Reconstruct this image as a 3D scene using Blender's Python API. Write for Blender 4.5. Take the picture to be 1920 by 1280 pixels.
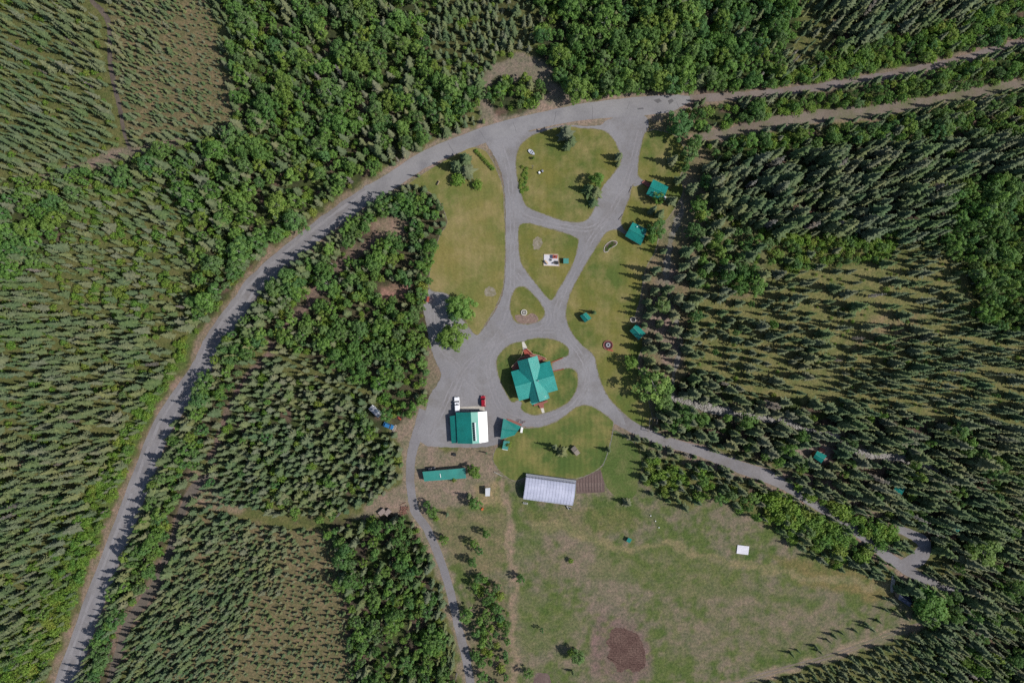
import bpy, math, random
import numpy as np
from mathutils import Vector

# ------------------------------------------------------------------ camera, sky, sun, exposure
for o in list(bpy.data.objects): bpy.data.objects.remove(o)
S = bpy.context.scene
COL = S.collection
H = 256.0                      # drone height in metres; 0.2 m per photo pixel on the ground
K = 0.2
cam = bpy.data.cameras.new("camera"); cam.lens = 24; cam.sensor_width = 36; cam.clip_end = 3000; cam.clip_start = 1
co = bpy.data.objects.new("camera", cam); COL.objects.link(co); co.location = (0, 0, H); S.camera = co
SUN_EL, SUN_AZ = 45.0, -11.0   # azimuth measured from +X
sd = Vector((math.cos(math.radians(SUN_EL)) * math.cos(math.radians(SUN_AZ)),
             math.cos(math.radians(SUN_EL)) * math.sin(math.radians(SUN_AZ)), math.sin(math.radians(SUN_EL))))
W = bpy.data.worlds.new("World"); S.world = W; W.use_nodes = True
sky = W.node_tree.nodes.new("ShaderNodeTexSky"); sky.sky_type = 'NISHITA'; sky.sun_disc = False
sky.sun_elevation = math.radians(SUN_EL); sky.sun_rotation = math.radians(90 - SUN_AZ)
bg = W.node_tree.nodes["Background"]; bg.inputs[1].default_value = 0.098
W.node_tree.links.new(sky.outputs[0], bg.inputs[0])
sl = bpy.data.lights.new("sun", 'SUN'); sl.energy = 4.5; sl.angle = math.radians(0.5); sl.color = (1, 0.965, 0.91)
so = bpy.data.objects.new("sun", sl); COL.objects.link(so); so.rotation_euler = sd.to_track_quat('Z', 'Y').to_euler()
so.location = sd * 400
S.view_settings.view_transform = 'Standard'; S.view_settings.look = 'None'
S.view_settings.exposure = 0.02; S.view_settings.gamma = 1.0
S.render.engine = 'CYCLES'
S.cycles.max_bounces = 5; S.cycles.diffuse_bounces = 3; S.cycles.transmission_bounces = 3; S.cycles.transparent_max_bounces = 4
S.cycles.use_denoising = False
S.cycles.sample_clamp_indirect = 4

RNG = random.Random(7)
NR = np.random.RandomState(11)

# ------------------------------------------------------------------ helpers
def P(px, py, z=0.0):
    s = K * (1 - z / H)
    return Vector(((px - 960) * s, (640 - py) * s, z))

class MB:
    """collects faces of one mesh"""
    def __init__(s): s.v = []; s.f = []; s.m = []
    def face(s, pts, mi=0):
        i = len(s.v); s.v += [tuple(p) for p in pts]; s.f.append(tuple(range(i, i + len(pts)))); s.m.append(mi)
    def prism(s, bot, top, mi=0, cap=True):
        n = len(bot); i = len(s.v); s.v += [tuple(p) for p in bot] + [tuple(p) for p in top]
        for k in range(n):
            a, b = k, (k + 1) % n; s.f.append((i + a, i + b, i + n + b, i + n + a)); s.m.append(mi)
        if cap:
            s.f.append(tuple(range(i + n, i + 2 * n))); s.m.append(mi)
            s.f.append(tuple(range(i + n - 1, i - 1, -1))); s.m.append(mi)
    def box(s, c, d, rz=0, mi=0, taper=1.0):
        hx, hy, hz = d[0] / 2, d[1] / 2, d[2] / 2; ca, sa = math.cos(rz), math.sin(rz)
        def q(x, y, z): return (c[0] + x * ca - y * sa, c[1] + x * sa + y * ca, c[2] + z)
        b = [q(-hx, -hy, -hz), q(hx, -hy, -hz), q(hx, hy, -hz), q(-hx, hy, -hz)]
        t = taper
        u = [q(-hx * t, -hy * t, hz), q(hx * t, -hy * t, hz), q(hx * t, hy * t, hz), q(-hx * t, hy * t, hz)]
        s.prism(b, u, mi)
    def tube(s, p0, p1, r0, r1=None, n=6, mi=0):
        r1 = r0 if r1 is None else r1
        p0, p1 = Vector(p0), Vector(p1); d = (p1 - p0).normalized()
        a = d.orthogonal().normalized(); b = d.cross(a)
        A = [p0 + (a * math.cos(t) + b * math.sin(t)) * r0 for t in [2 * math.pi * k / n for k in range(n)]]
        B = [p1 + (a * math.cos(t) + b * math.sin(t)) * r1 for t in [2 * math.pi * k / n for k in range(n)]]
        s.prism(A, B, mi)
    def ring(s, c, r0, r1, z0, z1, n=24, mi=0):
        for k in range(n):
            t0, t1 = 2 * math.pi * k / n, 2 * math.pi * (k + 1) / n
            def q(r, t, z): return (c[0] + r * math.cos(t), c[1] + r * math.sin(t), c[2] + z)
            s.face([q(r0, t0, z1), q(r1, t0, z1), q(r1, t1, z1), q(r0, t1, z1)], mi)
            s.face([q(r1, t0, z0), q(r1, t1, z0), q(r1, t1, z1), q(r1, t0, z1)], mi)
            s.face([q(r0, t1, z0), q(r0, t0, z0), q(r0, t0, z1), q(r0, t1, z1)], mi)
    def mesh(s, name, mats, smooth=False):
        me = bpy.data.meshes.new(name); me.from_pydata(s.v, [], s.f)
        for m in (mats if isinstance(mats, (list, tuple)) else [mats]): me.materials.append(m)
        if len(me.polygons):
            me.polygons.foreach_set('material_index', s.m)
            if smooth: me.polygons.foreach_set('use_smooth', [True] * len(me.polygons))
        me.update(); return me
    def build(s, name, mats, parent=None, smooth=False, bevel=0):
        o = bpy.data.objects.new(name, s.mesh(name, mats, smooth)); COL.objects.link(o)
        if parent is not None: o.parent = parent
        if bevel:
            md = o.modifiers.new('bevel', 'BEVEL'); md.width = bevel; md.segments = 2; md.limit_method = 'ANGLE'
        return o

def tag(o, label=None, cat=None, group=None, kind=None):
    if label: o['label'] = label
    if cat: o['category'] = cat
    if group: o['group'] = group
    if kind: o['kind'] = kind
    return o
def thing(name, label, cat, loc=(0, 0, 0), rz=0, group=None):
    o = bpy.data.objects.new(name, None); COL.objects.link(o); o.location = loc; o.rotation_euler = (0, 0, rz)
    o.empty_display_size = 0.5
    return tag(o, label, cat, group)

# ------------------------------------------------------------------ materials
def nd(nt, t, **kw):
    n = nt.nodes.new(t)
    for k, v in kw.items(): setattr(n, k, v)
    return n
def ramp(nt, fac, stops):
    r = nd(nt, 'ShaderNodeValToRGB'); e = r.color_ramp.elements
    while len(e) < len(stops): e.new(0.5)
    for x, (p, c) in zip(e, stops): x.position = p; x.color = (*c, 1)
    nt.links.new(fac, r.inputs[0]); return r.outputs[0]
def noise(nt, vec, scale, detail=4, rough=0.6):
    n = nd(nt, 'ShaderNodeTexNoise'); n.inputs['Scale'].default_value = scale; n.inputs['Detail'].default_value = detail
    n.inputs['Roughness'].default_value = rough; nt.links.new(vec, n.inputs['Vector']); return n.outputs[0]
def mixc(nt, a, b, fac, mode='MIX'):
    m = nd(nt, 'ShaderNodeMix', data_type='RGBA', blend_type=mode)
    for sk, v in ((m.inputs[6], a), (m.inputs[7], b), (m.inputs[0], fac)):
        if isinstance(v, (int, float)): sk.default_value = v
        elif isinstance(v, tuple): sk.default_value = (*v, 1)
        else: nt.links.new(v, sk)
    return m.outputs[2]
def base(name):
    m = bpy.data.materials.new(name); m.use_nodes = True; nt = m.node_tree
    return m, nt, nt.nodes['Principled BSDF']
def M(name, c1, c2=None, scale=1.0, rough=0.7, bump=0.0, spec=0.3, metallic=0.0, wave=None, fine=0.15):
    """two-tone noisy surface; wave=(scale, direction, strength) lays ribs / boards / stripes"""
    m, nt, b = base(name); c2 = c2 or tuple(x * 0.75 for x in c1)
    tc = nd(nt, 'ShaderNodeTexCoord').outputs['Object']
    n1 = noise(nt, tc, scale); col = ramp(nt, n1, [(0.32, c1), (0.68, c2)])
    n2 = noise(nt, tc, scale * 9, 3)
    col = mixc(nt, col, ramp(nt, n2, [(0.25, (1 - fine * 2,) * 3), (0.75, (1 + fine,) * 3)]), 1.0, 'MULTIPLY')
    hgt = n2
    if wave:
        w = nd(nt, 'ShaderNodeTexWave'); w.bands_direction = wave[1]; w.inputs['Scale'].default_value = wave[0]
        w.inputs['Distortion'].default_value = 0.0; nt.links.new(tc, w.inputs['Vector'])
        col = mixc(nt, col, ramp(nt, w.outputs[1], [(0.0, (1 - wave[2],) * 3), (0.35, (1, 1, 1))]), 1.0, 'MULTIPLY')
        hgt = w.outputs[1]
    nt.links.new(col, b.inputs['Base Color'])
    b.inputs['Roughness'].default_value = rough; b.inputs['Specular IOR Level'].default_value = spec
    b.inputs['Metallic'].default_value = metallic
    if bump:
        bp = nd(nt, 'ShaderNodeBump'); bp.inputs['Strength'].default_value = bump; bp.inputs['Distance'].default_value = 0.05
        nt.links.new(hgt, bp.inputs['Height']); nt.links.new(bp.outputs[0], b.inputs['Normal'])
    return m

def leafmat(name, cols, trans=0.3, rough=0.6, spec=0.2):
    """foliage: hue from the single tree (object random), clump variation from noise"""
    m, nt, b = base(name)
    oi = nd(nt, 'ShaderNodeObjectInfo'); n = len(cols)
    c = ramp(nt, oi.outputs['Random'], [((i + 0.5) / n, x) for i, x in enumerate(cols)])
    tc = nd(nt, 'ShaderNodeTexCoord').outputs['Object']
    at = nd(nt, 'ShaderNodeAttribute', attribute_name='tone').outputs['Fac']
    c = mixc(nt, c, ramp(nt, at, [(0.0, (0.62, 0.66, 0.6)), (0.6, (1.02, 1.0, 1.0)), (1.0, (1.45, 1.32, 1.15))]), 1.0, 'MULTIPLY')
    gp = nd(nt, 'ShaderNodeNewGeometry').outputs['Position']
    c = mixc(nt, c, ramp(nt, noise(nt, gp, 0.03, 2), [(0.35, (0.88, 0.96, 0.9)), (0.65, (1.12, 1.04, 0.95))]), 1.0, 'MULTIPLY')
    nt.links.new(c, b.inputs['Base Color']); b.inputs['Roughness'].default_value = rough
    b.inputs['Specular IOR Level'].default_value = spec
    tr = nd(nt, 'ShaderNodeBsdfTranslucent')
    nt.links.new(mixc(nt, c, (1.15, 1.2, 0.6), 1.0, 'MULTIPLY'), tr.inputs[0])
    mx = nd(nt, 'ShaderNodeMixShader'); mx.inputs[0].default_value = trans
    nt.links.new(b.outputs[0], mx.inputs[1]); nt.links.new(tr.outputs[0], mx.inputs[2])
    nt.links.new(mx.outputs[0], nt.nodes['Material Output'].inputs[0]); return m

mSpr = leafmat('spruce_needles', [(0.115, 0.155, 0.078), (0.15, 0.18, 0.108), (0.088, 0.14, 0.072), (0.172, 0.195, 0.09), (0.16, 0.175, 0.125), (0.112, 0.162, 0.07)], 0.1, 0.75, 0.12)
mLeaf = leafmat('birch_leaves', [(0.105, 0.205, 0.06), (0.15, 0.275, 0.06), (0.095, 0.205, 0.08), (0.19, 0.275, 0.058), (0.13, 0.255, 0.075), (0.145, 0.225, 0.095), (0.17, 0.3, 0.075)], 0.38)
mBush = leafmat('shrub_leaves', [(0.15, 0.27, 0.045), (0.185, 0.285, 0.05), (0.125, 0.25, 0.055), (0.205, 0.27, 0.055)], 0.32)
mDead = leafmat('dead_twigs', [(0.13, 0.12, 0.112), (0.17, 0.155, 0.145), (0.11, 0.1, 0.088)], 0.05)
mBark = M('spruce_bark', (0.14, 0.11, 0.09), (0.09, 0.07, 0.06), 3)
mBirch = M('pale_bark', (0.42, 0.4, 0.36), (0.2, 0.19, 0.17), 2.5)

TEAL = (0.008, 0.225, 0.188)
mTeal = M('teal_metal_roof', TEAL, (0.007, 0.165, 0.135), 0.3, 0.42, 0.35, 0.5, wave=(3.2, 'X', 0.16), fine=0.05)
mTealY = M('teal_metal_roof_cross', TEAL, (0.007, 0.165, 0.135), 0.3, 0.42, 0.35, 0.5, wave=(3.2, 'Y', 0.16), fine=0.05)
mTealPale = M('glare_faded_teal_roof', (0.13, 0.36, 0.29), (0.1, 0.32, 0.26), 0.4, 0.5, 0.2, 0.4, fine=0.05)  # sun glare on the garage's east slope, plus fading, put into a paler teal
mHouseRoof = M('house_teal_roof', (0.022, 0.29, 0.25), (0.014, 0.235, 0.2), 0.25, 0.42, 0.35, 0.5, wave=(3.2, 'X', 0.14), fine=0.05)
mHouseRoofY = M('house_teal_roof_cross', (0.022, 0.29, 0.25), (0.014, 0.235, 0.2), 0.25, 0.42, 0.35, 0.5, wave=(3.2, 'Y', 0.14), fine=0.05)
mWhiteRoof = M('white_metal_roof', (0.8, 0.8, 0.78), (0.74, 0.74, 0.72), 0.5, 0.4, 0.1, 0.5, fine=0.04)
mLog = M('log_wall', (0.3, 0.17, 0.09), (0.22, 0.12, 0.06), 1.0, 0.7, 0.3, wave=(1.6, 'Z', 0.4))
mRed = M('red_deck_boards', (0.33, 0.12, 0.09), (0.27, 0.095, 0.075), 0.8, 0.7, 0.2, wave=(2.6, 'X', 0.35))
mRedPaint = M('red_boards', (0.36, 0.08, 0.05), (0.28, 0.06, 0.04), 0.8, 0.6)
mWood = M('light_wood', (0.56, 0.42, 0.28), (0.46, 0.34, 0.22), 1.0)
mGreyWood = M('weathered_wood', (0.27, 0.23, 0.19), (0.2, 0.17, 0.14), 1.5, wave=(2.2, 'X', 0.35))
mConc = M('concrete', (0.5, 0.46, 0.4), (0.36, 0.33, 0.29), 0.6, 0.85)
mStone = M('paving_stone', (0.62, 0.58, 0.52), (0.5, 0.47, 0.42), 1.5, 0.85)
mWhite = M('white_paint', (0.78, 0.78, 0.76), (0.7, 0.7, 0.68), 1.0, 0.4, fine=0.04)
mGlass = M('dark_glass', (0.012, 0.016, 0.02), (0.018, 0.02, 0.025), 1.0, 0.08, 0, 0.6, fine=0.0)
mTyre = M('tyre_rubber', (0.02, 0.02, 0.02), (0.03, 0.03, 0.03), 2.0, 0.9)
mSteel = M('grey_steel', (0.36, 0.37, 0.4), (0.28, 0.29, 0.32), 1.0, 0.4, 0, 0.5, 0.4)
mBlack = M('black_metal', (0.02, 0.02, 0.022), (0.03, 0.03, 0.03), 2.0, 0.5)
mCarRed = M('red_car_paint', (0.3, 0.008, 0.02), (0.27, 0.007, 0.018), 0.4, 0.25, 0, 0.6, fine=0.02)
mCarWhite = M('white_car_paint', (0.82, 0.82, 0.84), (0.78, 0.78, 0.8), 0.4, 0.3, 0, 0.5, fine=0.02)
mCarBlue = M('blue_car_paint', (0.03, 0.16, 0.36), (0.03, 0.14, 0.32), 0.4, 0.25, 0, 0.6, fine=0.02)
mCarDark = M('dark_car_paint', (0.03, 0.035, 0.045), (0.03, 0.03, 0.04), 0.4, 0.25, 0, 0.6, fine=0.02)
mNavy = M('navy_roof', (0.02, 0.03, 0.07), (0.016, 0.025, 0.055), 0.6, 0.45, 0.3, 0.5, wave=(3.0, 'X', 0.2))
mOrange = M('orange_paint', (0.55, 0.14, 0.04), (0.45, 0.1, 0.03), 1.0, 0.5)
mPoly = M('polycarbonate_sheet', (0.55, 0.56, 0.68), (0.42, 0.43, 0.54), 0.3, 0.4, 0.2, 0.5, wave=(1.5, 'X', 0.12), fine=0.06)
mCorr = M('corrugated_sheet', (0.5, 0.52, 0.55), (0.42, 0.44, 0.48), 0.8, 0.4, 0.3, 0.5, wave=(1.3, 'X', 0.55))
mSolar = M('solar_cell', (0.012, 0.014, 0.025), (0.018, 0.02, 0.035), 1.0, 0.9, 0, 0.03, fine=0.0)

# ground sheets
def sheetmat(name, c1, c2, c3, s1, s2, grain=0.25, bump=0.4, rough=0.9, mow=None):
    m, nt, b = base(name)
    tc = nd(nt, 'ShaderNodeTexCoord').outputs['Object']
    col = mixc(nt, c1, c2, ramp(nt, noise(nt, tc, s1, 5, 0.6), [(0.38, (0, 0, 0)), (0.62, (1, 1, 1))]))
    col = mixc(nt, col, c3, ramp(nt, noise(nt, tc, s2, 5, 0.65), [(0.45, (0, 0, 0)), (0.72, (1, 1, 1))]))
    if mow:
        w = nd(nt, 'ShaderNodeTexWave'); w.inputs['Scale'].default_value = mow[0]; w.inputs['Distortion'].default_value = 6
        w.inputs['Detail'].default_value = 2; w.inputs['Detail Scale'].default_value = 0.15
        nt.links.new(tc, w.inputs['Vector'])
        col = mixc(nt, col, ramp(nt, w.outputs[1], [(0.0, (1 - mow[1],) * 3), (1.0, (1 + mow[1],) * 3)]), 1.0, 'MULTIPLY')
    g = noise(nt, tc, 1.3, 6, 0.75)
    col = mixc(nt, col, ramp(nt, g, [(0.3, (1 - grain,) * 3), (0.7, (1 + grain,) * 3)]), 1.0, 'MULTIPLY')
    nt.links.new(col, b.inputs['Base Color']); b.inputs['Roughness'].default_value = rough; b.inputs['Specular IOR Level'].default_value = 0.15
    bp = nd(nt, 'ShaderNodeBump'); bp.inputs['Strength'].default_value = bump; bp.inputs['Distance'].default_value = 0.25
    nt.links.new(g, bp.inputs['Height']); nt.links.new(bp.outputs[0], b.inputs['Normal']); return m
mAsph = sheetmat('old_asphalt', (0.215, 0.206, 0.212), (0.25, 0.24, 0.243), (0.175, 0.168, 0.175), 0.06, 0.13, 0.09, 0.1)
mGravelRoad = sheetmat('grey_gravel', (0.182, 0.172, 0.18), (0.225, 0.212, 0.218), (0.16, 0.146, 0.142), 0.05, 0.13, 0.14, 0.2)
mYard = sheetmat('yard_gravel', (0.2, 0.191, 0.198), (0.24, 0.23, 0.236), (0.165, 0.152, 0.146), 0.05, 0.11, 0.12, 0.15)
mLawn = sheetmat('mown_grass', (0.155, 0.142, 0.036), (0.082, 0.112, 0.026), (0.235, 0.19, 0.08), 0.06, 0.1, 0.2, 0.25, mow=(0.12, 0.035))
mLawnDry = sheetmat('dry_mown_grass', (0.185, 0.158, 0.05), (0.11, 0.132, 0.034), (0.265, 0.205, 0.095), 0.045, 0.08, 0.2, 0.25, mow=(0.12, 0.03))
mLawnGreen = sheetmat('green_mown_grass', (0.115, 0.132, 0.034), (0.064, 0.102, 0.025), (0.22, 0.18, 0.066), 0.06, 0.1, 0.2, 0.25, mow=(0.16, 0.06))
mTall = sheetmat('tall_grass', (0.07, 0.105, 0.026), (0.085, 0.115, 0.032), (0.13, 0.135, 0.05), 0.1, 0.2, 0.35, 0.6)
mSoil = sheetmat('tilled_soil', (0.13, 0.09, 0.08), (0.1, 0.07, 0.062), (0.17, 0.125, 0.11), 0.2, 0.4, 0.2, 0.5)
mTrack = sheetmat('dirt_track', (0.19, 0.155, 0.128), (0.155, 0.125, 0.1), (0.105, 0.115, 0.05), 0.08, 0.14, 0.2, 0.4)
mBare = sheetmat('bare_spot', (0.21, 0.18, 0.13), (0.17, 0.15, 0.09), (0.27, 0.24, 0.2), 0.4, 0.9, 0.3, 0.4)
mVerge = sheetmat('worn_verge', (0.19, 0.165, 0.125), (0.15, 0.135, 0.085), (0.21, 0.19, 0.17), 0.3, 0.7, 0.3, 0.3)
mWheel = sheetmat('packed_gravel', (0.225, 0.212, 0.22), (0.255, 0.242, 0.248), (0.185, 0.172, 0.172), 0.05, 0.2, 0.12, 0.15)
mMulch = sheetmat('mulch', (0.21, 0.14, 0.115), (0.16, 0.11, 0.09), (0.28, 0.21, 0.17), 0.6, 1.2, 0.4, 0.5)
mRock = sheetmat('creek_stones', (0.26, 0.24, 0.225), (0.16, 0.148, 0.135), (0.38, 0.36, 0.345), 0.25, 0.9, 0.5, 0.8)

# ------------------------------------------------------------------ pixel layout of the place (photo pixels)
ROAD = [(80, 1390, 40), (122, 1280, 38), (180, 1120, 38), (242, 960, 38), (305, 800, 38), (372, 700, 37), (402, 640, 37), (455, 566, 36), (482, 530, 36), (572, 452, 36), (640, 400, 34), (700, 358, 32)]
ROAD2 = [(690, 365, 32), (730, 342, 31), (800, 297, 30), (900, 256, 29), (960, 238, 29), (1030, 222, 29), (1100, 209, 31), (1180, 201, 35), (1240, 196, 34), (1262, 193, 29), (1270, 190, 25), (1281, 188.5, 19), (1294, 186, 10)]
TRACKTOP = [(1250, 191, 26), (1290, 186, 16), (1400, 178, 13), (1500, 168, 13), (1600, 152, 12), (1700, 134, 12), (1800, 111, 12), (1920, 78, 12), (2080, 30, 12)]
CUT = [(1300, 260, 16), (1400, 243, 22), (1500, 222, 24), (1640, 208, 22), (1750, 190, 20), (1840, 172, 18), (1920, 155, 18), (2080, 120, 18)]
TRAILTL = [(155, -60, 9), (172, 0, 9), (190, 20, 9), (205, 50, 10), (206, 110, 9), (215, 160, 9), (228, 220, 8), (235, 258, 6), (248, 285, 7)]
TRAILTL2 = [(90, 330, 12), (150, 315, 14), (205, 296, 16), (248, 284, 16), (300, 275, 13), (350, 262, 10)]
TRACKL = [(395, 890, 8), (362, 918, 16), (342, 960, 14), (312, 1050, 15), (285, 1105, 17), (245, 1160, 15), (232, 1190, 16), (205, 1280, 13), (190, 1340, 13)]
TRACKBR = [(1340, 1292, 9), (1440, 1262, 9), (1520, 1240, 9), (1600, 1215, 10), (1680, 1185, 12), (1730, 1170, 12)]
TRACKU = [(395, 890, 8), (408, 830, 9), (432, 765, 9), (472, 700, 9), (520, 642, 9), (562, 585, 9), (600, 550, 12), (640, 500, 10), (700, 455, 12)]
LOWDRIVE = [(800, 770, 30), (785, 810, 22), (772, 850, 17), (769, 890, 16), (771, 920, 16), (779, 960, 16), (800, 990, 15), (822, 1040, 15), (842, 1100, 15), (858, 1170, 15), (873, 1230, 16), (884, 1290, 16), (895, 1340, 16)]
EASTDRIVE = [(1085, 715, 40), (1110, 750, 36), (1150, 778, 26), (1200, 808, 20), (1250, 828, 19), (1300, 842, 19), (1350, 860, 20), (1400, 880, 23), (1440, 893, 24), (1480, 915, 17), (1530, 947, 14), (1580, 978, 14), (1630, 1015, 17), (1670, 1047, 19), (1710, 1074, 18), (1760, 1097, 14), (1800, 1108, 11), (1860, 1120, 9)]
EASTLOOP = [(1680, 990, 12), (1712, 1003, 18), (1733, 1020, 24), (1724, 1044, 30), (1690, 1062, 22)]
FIELDPATH = [(1000, 985, 14), (1060, 985, 16), (1120, 1012, 14), (1175, 1026, 10), (1230, 1018, 9), (1290, 1030, 9), (1350, 1046, 9), (1420, 1060, 10), (1500, 1076, 11), (1600, 1092, 12), (1665, 1105, 12)]
FIELDTRACK = [(945, 905, 10), (952, 960, 12), (962, 1040, 14), (965, 1100, 13), (964, 1180, 13), (966, 1290, 13)]
DRYCREEK = [(1262, 350, 5), (1280, 385, 9), (1268, 420, 12), (1258, 450, 9), (1250, 500, 12), (1252, 540, 8), (1262, 590, 12), (1276, 640, 10), (1264, 700, 6), (1258, 745, 7)]
CREEK = [(1252, 742, 12), (1290, 754, 14), (1330, 765, 17), (1400, 778, 16), (1455, 785, 15), (1500, 800, 12), (1560, 815, 11), (1600, 845, 14), (1660, 853, 18), (1705, 862, 14), (1760, 880, 10)]
YARD = [(912, 265), (925, 290), (938, 318), (945, 350), (948, 400), (948, 450), (948, 500), (945, 540), (935, 570), (918, 600), (896, 626), (878, 613), (862, 590), (848, 562), (830, 547), (806, 542), (797, 560), (794, 580), (800, 610), (806, 645), (818, 680), (827, 702), (820, 720), (806, 740), (800, 762), (794, 785), (782, 815), (800, 835), (845, 838), (900, 838), (935, 832), (945, 815), (972, 800), (990, 800), (1015, 799), (1042, 791), (1065, 775), (1085, 762), (1100, 759), (1122, 767), (1150, 785), (1172, 795), (1160, 768), (1140, 742), (1127, 715), (1120, 690), (1113, 665), (1090, 645), (1072, 622), (1063, 600), (1062, 580), (1070, 550), (1085, 520), (1102, 490), (1122, 458), (1138, 436), (1160, 431), (1174, 440), (1166, 415), (1172, 395), (1182, 365), (1187, 346), (1208, 341), (1197, 328), (1198, 300), (1203, 270), (1216, 228), (1190, 210), (1140, 225), (1120, 236), (1050, 236), (1000, 246), (970, 246), (940, 250)]
L_WEST = [(885, 277), (905, 281), (917, 292), (931, 320), (942, 352), (945, 400), (947, 450), (946, 500), (942, 540), (931, 570), (914, 600), (895, 627), (880, 613), (872, 598), (862, 575), (850, 560), (835, 549), (806, 540), (808, 500), (815, 470), (826, 440), (838, 420), (835, 400), (822, 375), (800, 358), (765, 350), (770, 342), (800, 322), (830, 304), (860, 288)]
L_NE = [(968, 300), (977, 272), (1002, 253), (1040, 241), (1062, 238), (1090, 241), (1130, 245), (1150, 262), (1160, 283), (1164, 300), (1152, 322), (1130, 350), (1118, 380), (1108, 402), (1093, 415), (1060, 414), (1020, 401), (988, 386), (977, 360), (970, 330)]
L_PIC = [(974, 425), (990, 419), (1010, 424), (1050, 435), (1078, 445), (1084, 455), (1075, 490), (1060, 520), (1045, 545), (1034, 562), (1020, 550), (1000, 525), (985, 505), (977, 490), (973, 460)]
L_RING = [(957, 570), (964, 546), (974, 538), (986, 540), (1000, 553), (1015, 572), (1021, 587), (1012, 600), (990, 607), (970, 604), (960, 592)]
L_HOUSE = [(975, 641), (962, 644), (950, 651), (939, 661), (932, 674), (933, 695), (939, 715), (947, 732), (957, 750), (963, 753), (971, 750), (979, 755), (977, 764), (983, 771), (995, 776), (1007, 777), (1026, 772), (1045, 765), (1064, 754), (1076, 739), (1082, 724), (1083, 707), (1079, 696), (1070, 691), (1057, 692), (1040, 696.5), (1036, 696), (1035, 689), (1035, 682), (1038, 678.5), (1055, 670), (1064, 666), (1066, 656), (1059, 647), (1045, 639), (1026, 635), (1007, 634), (990, 637), (982, 641)]
L_SOUTH = [(972, 806), (985, 803), (1012, 801), (1040, 792), (1063, 777), (1080, 764), (1100, 760), (1120, 768), (1147, 788), (1148, 805), (1141, 840), (1131, 868), (1112, 884), (1080, 896), (1040, 893), (1000, 889), (965, 900), (940, 885), (925, 862), (930, 842), (945, 828), (955, 815)]
L_EAST = [(1212, 248), (1240, 246), (1270, 260), (1290, 300), (1275, 330), (1280, 360), (1258, 400), (1238, 430), (1228, 470), (1210, 505), (1200, 560), (1190, 600), (1205, 640), (1195, 680), (1205, 720), (1222, 780), (1215, 800), (1190, 790), (1160, 765), (1140, 742), (1127, 715), (1120, 690), (1113, 665), (1090, 645), (1072, 622), (1063, 600), (1062, 580), (1070, 550), (1085, 520), (1102, 490), (1122, 458), (1138, 436), (1158, 431), (1172, 438), (1165, 415), (1171, 395), (1182, 367), (1187, 349), (1208, 342), (1197, 328), (1198, 300), (1204, 270)]
TALLG = [(1149, 808), (1168, 814), (1190, 832), (1203, 868), (1197, 900), (1187, 932), (1152, 928), (1132, 900), (1131, 872), (1142, 840)]
GARDEN = [(1080, 900), (1116, 884), (1126, 880), (1133, 905), (1134, 922), (1080, 925)]
TILLED = [(1147, 1180), (1160, 1176), (1181, 1181), (1198, 1192), (1207, 1212), (1211, 1235), (1208, 1250), (1190, 1259), (1176, 1254), (1160, 1260), (1150, 1243), (1139, 1232), (1144, 1215), (1136, 1204), (1143, 1194)]
CLEARN = [(902, 150), (935, 112), (985, 98), (1018, 110), (1042, 145), (1072, 178), (1115, 186), (1090, 202), (960, 224), (902, 226)]
CLUMPN = [(912, 172), (935, 148), (985, 142), (1026, 160), (1014, 198), (930, 214)]

# ground colours (linear albedo)
G_FOR = (0.045, 0.052, 0.026); G_BOG = (0.14, 0.12, 0.065); G_OLV = (0.105, 0.112, 0.042); G_DIRT = (0.2, 0.148, 0.118)
G_FLD = (0.11, 0.125, 0.046); G_YEL = (0.145, 0.145, 0.058); G_DRK = (0.05, 0.042, 0.032); G_MAUVE = (0.2, 0.155, 0.135)

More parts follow.
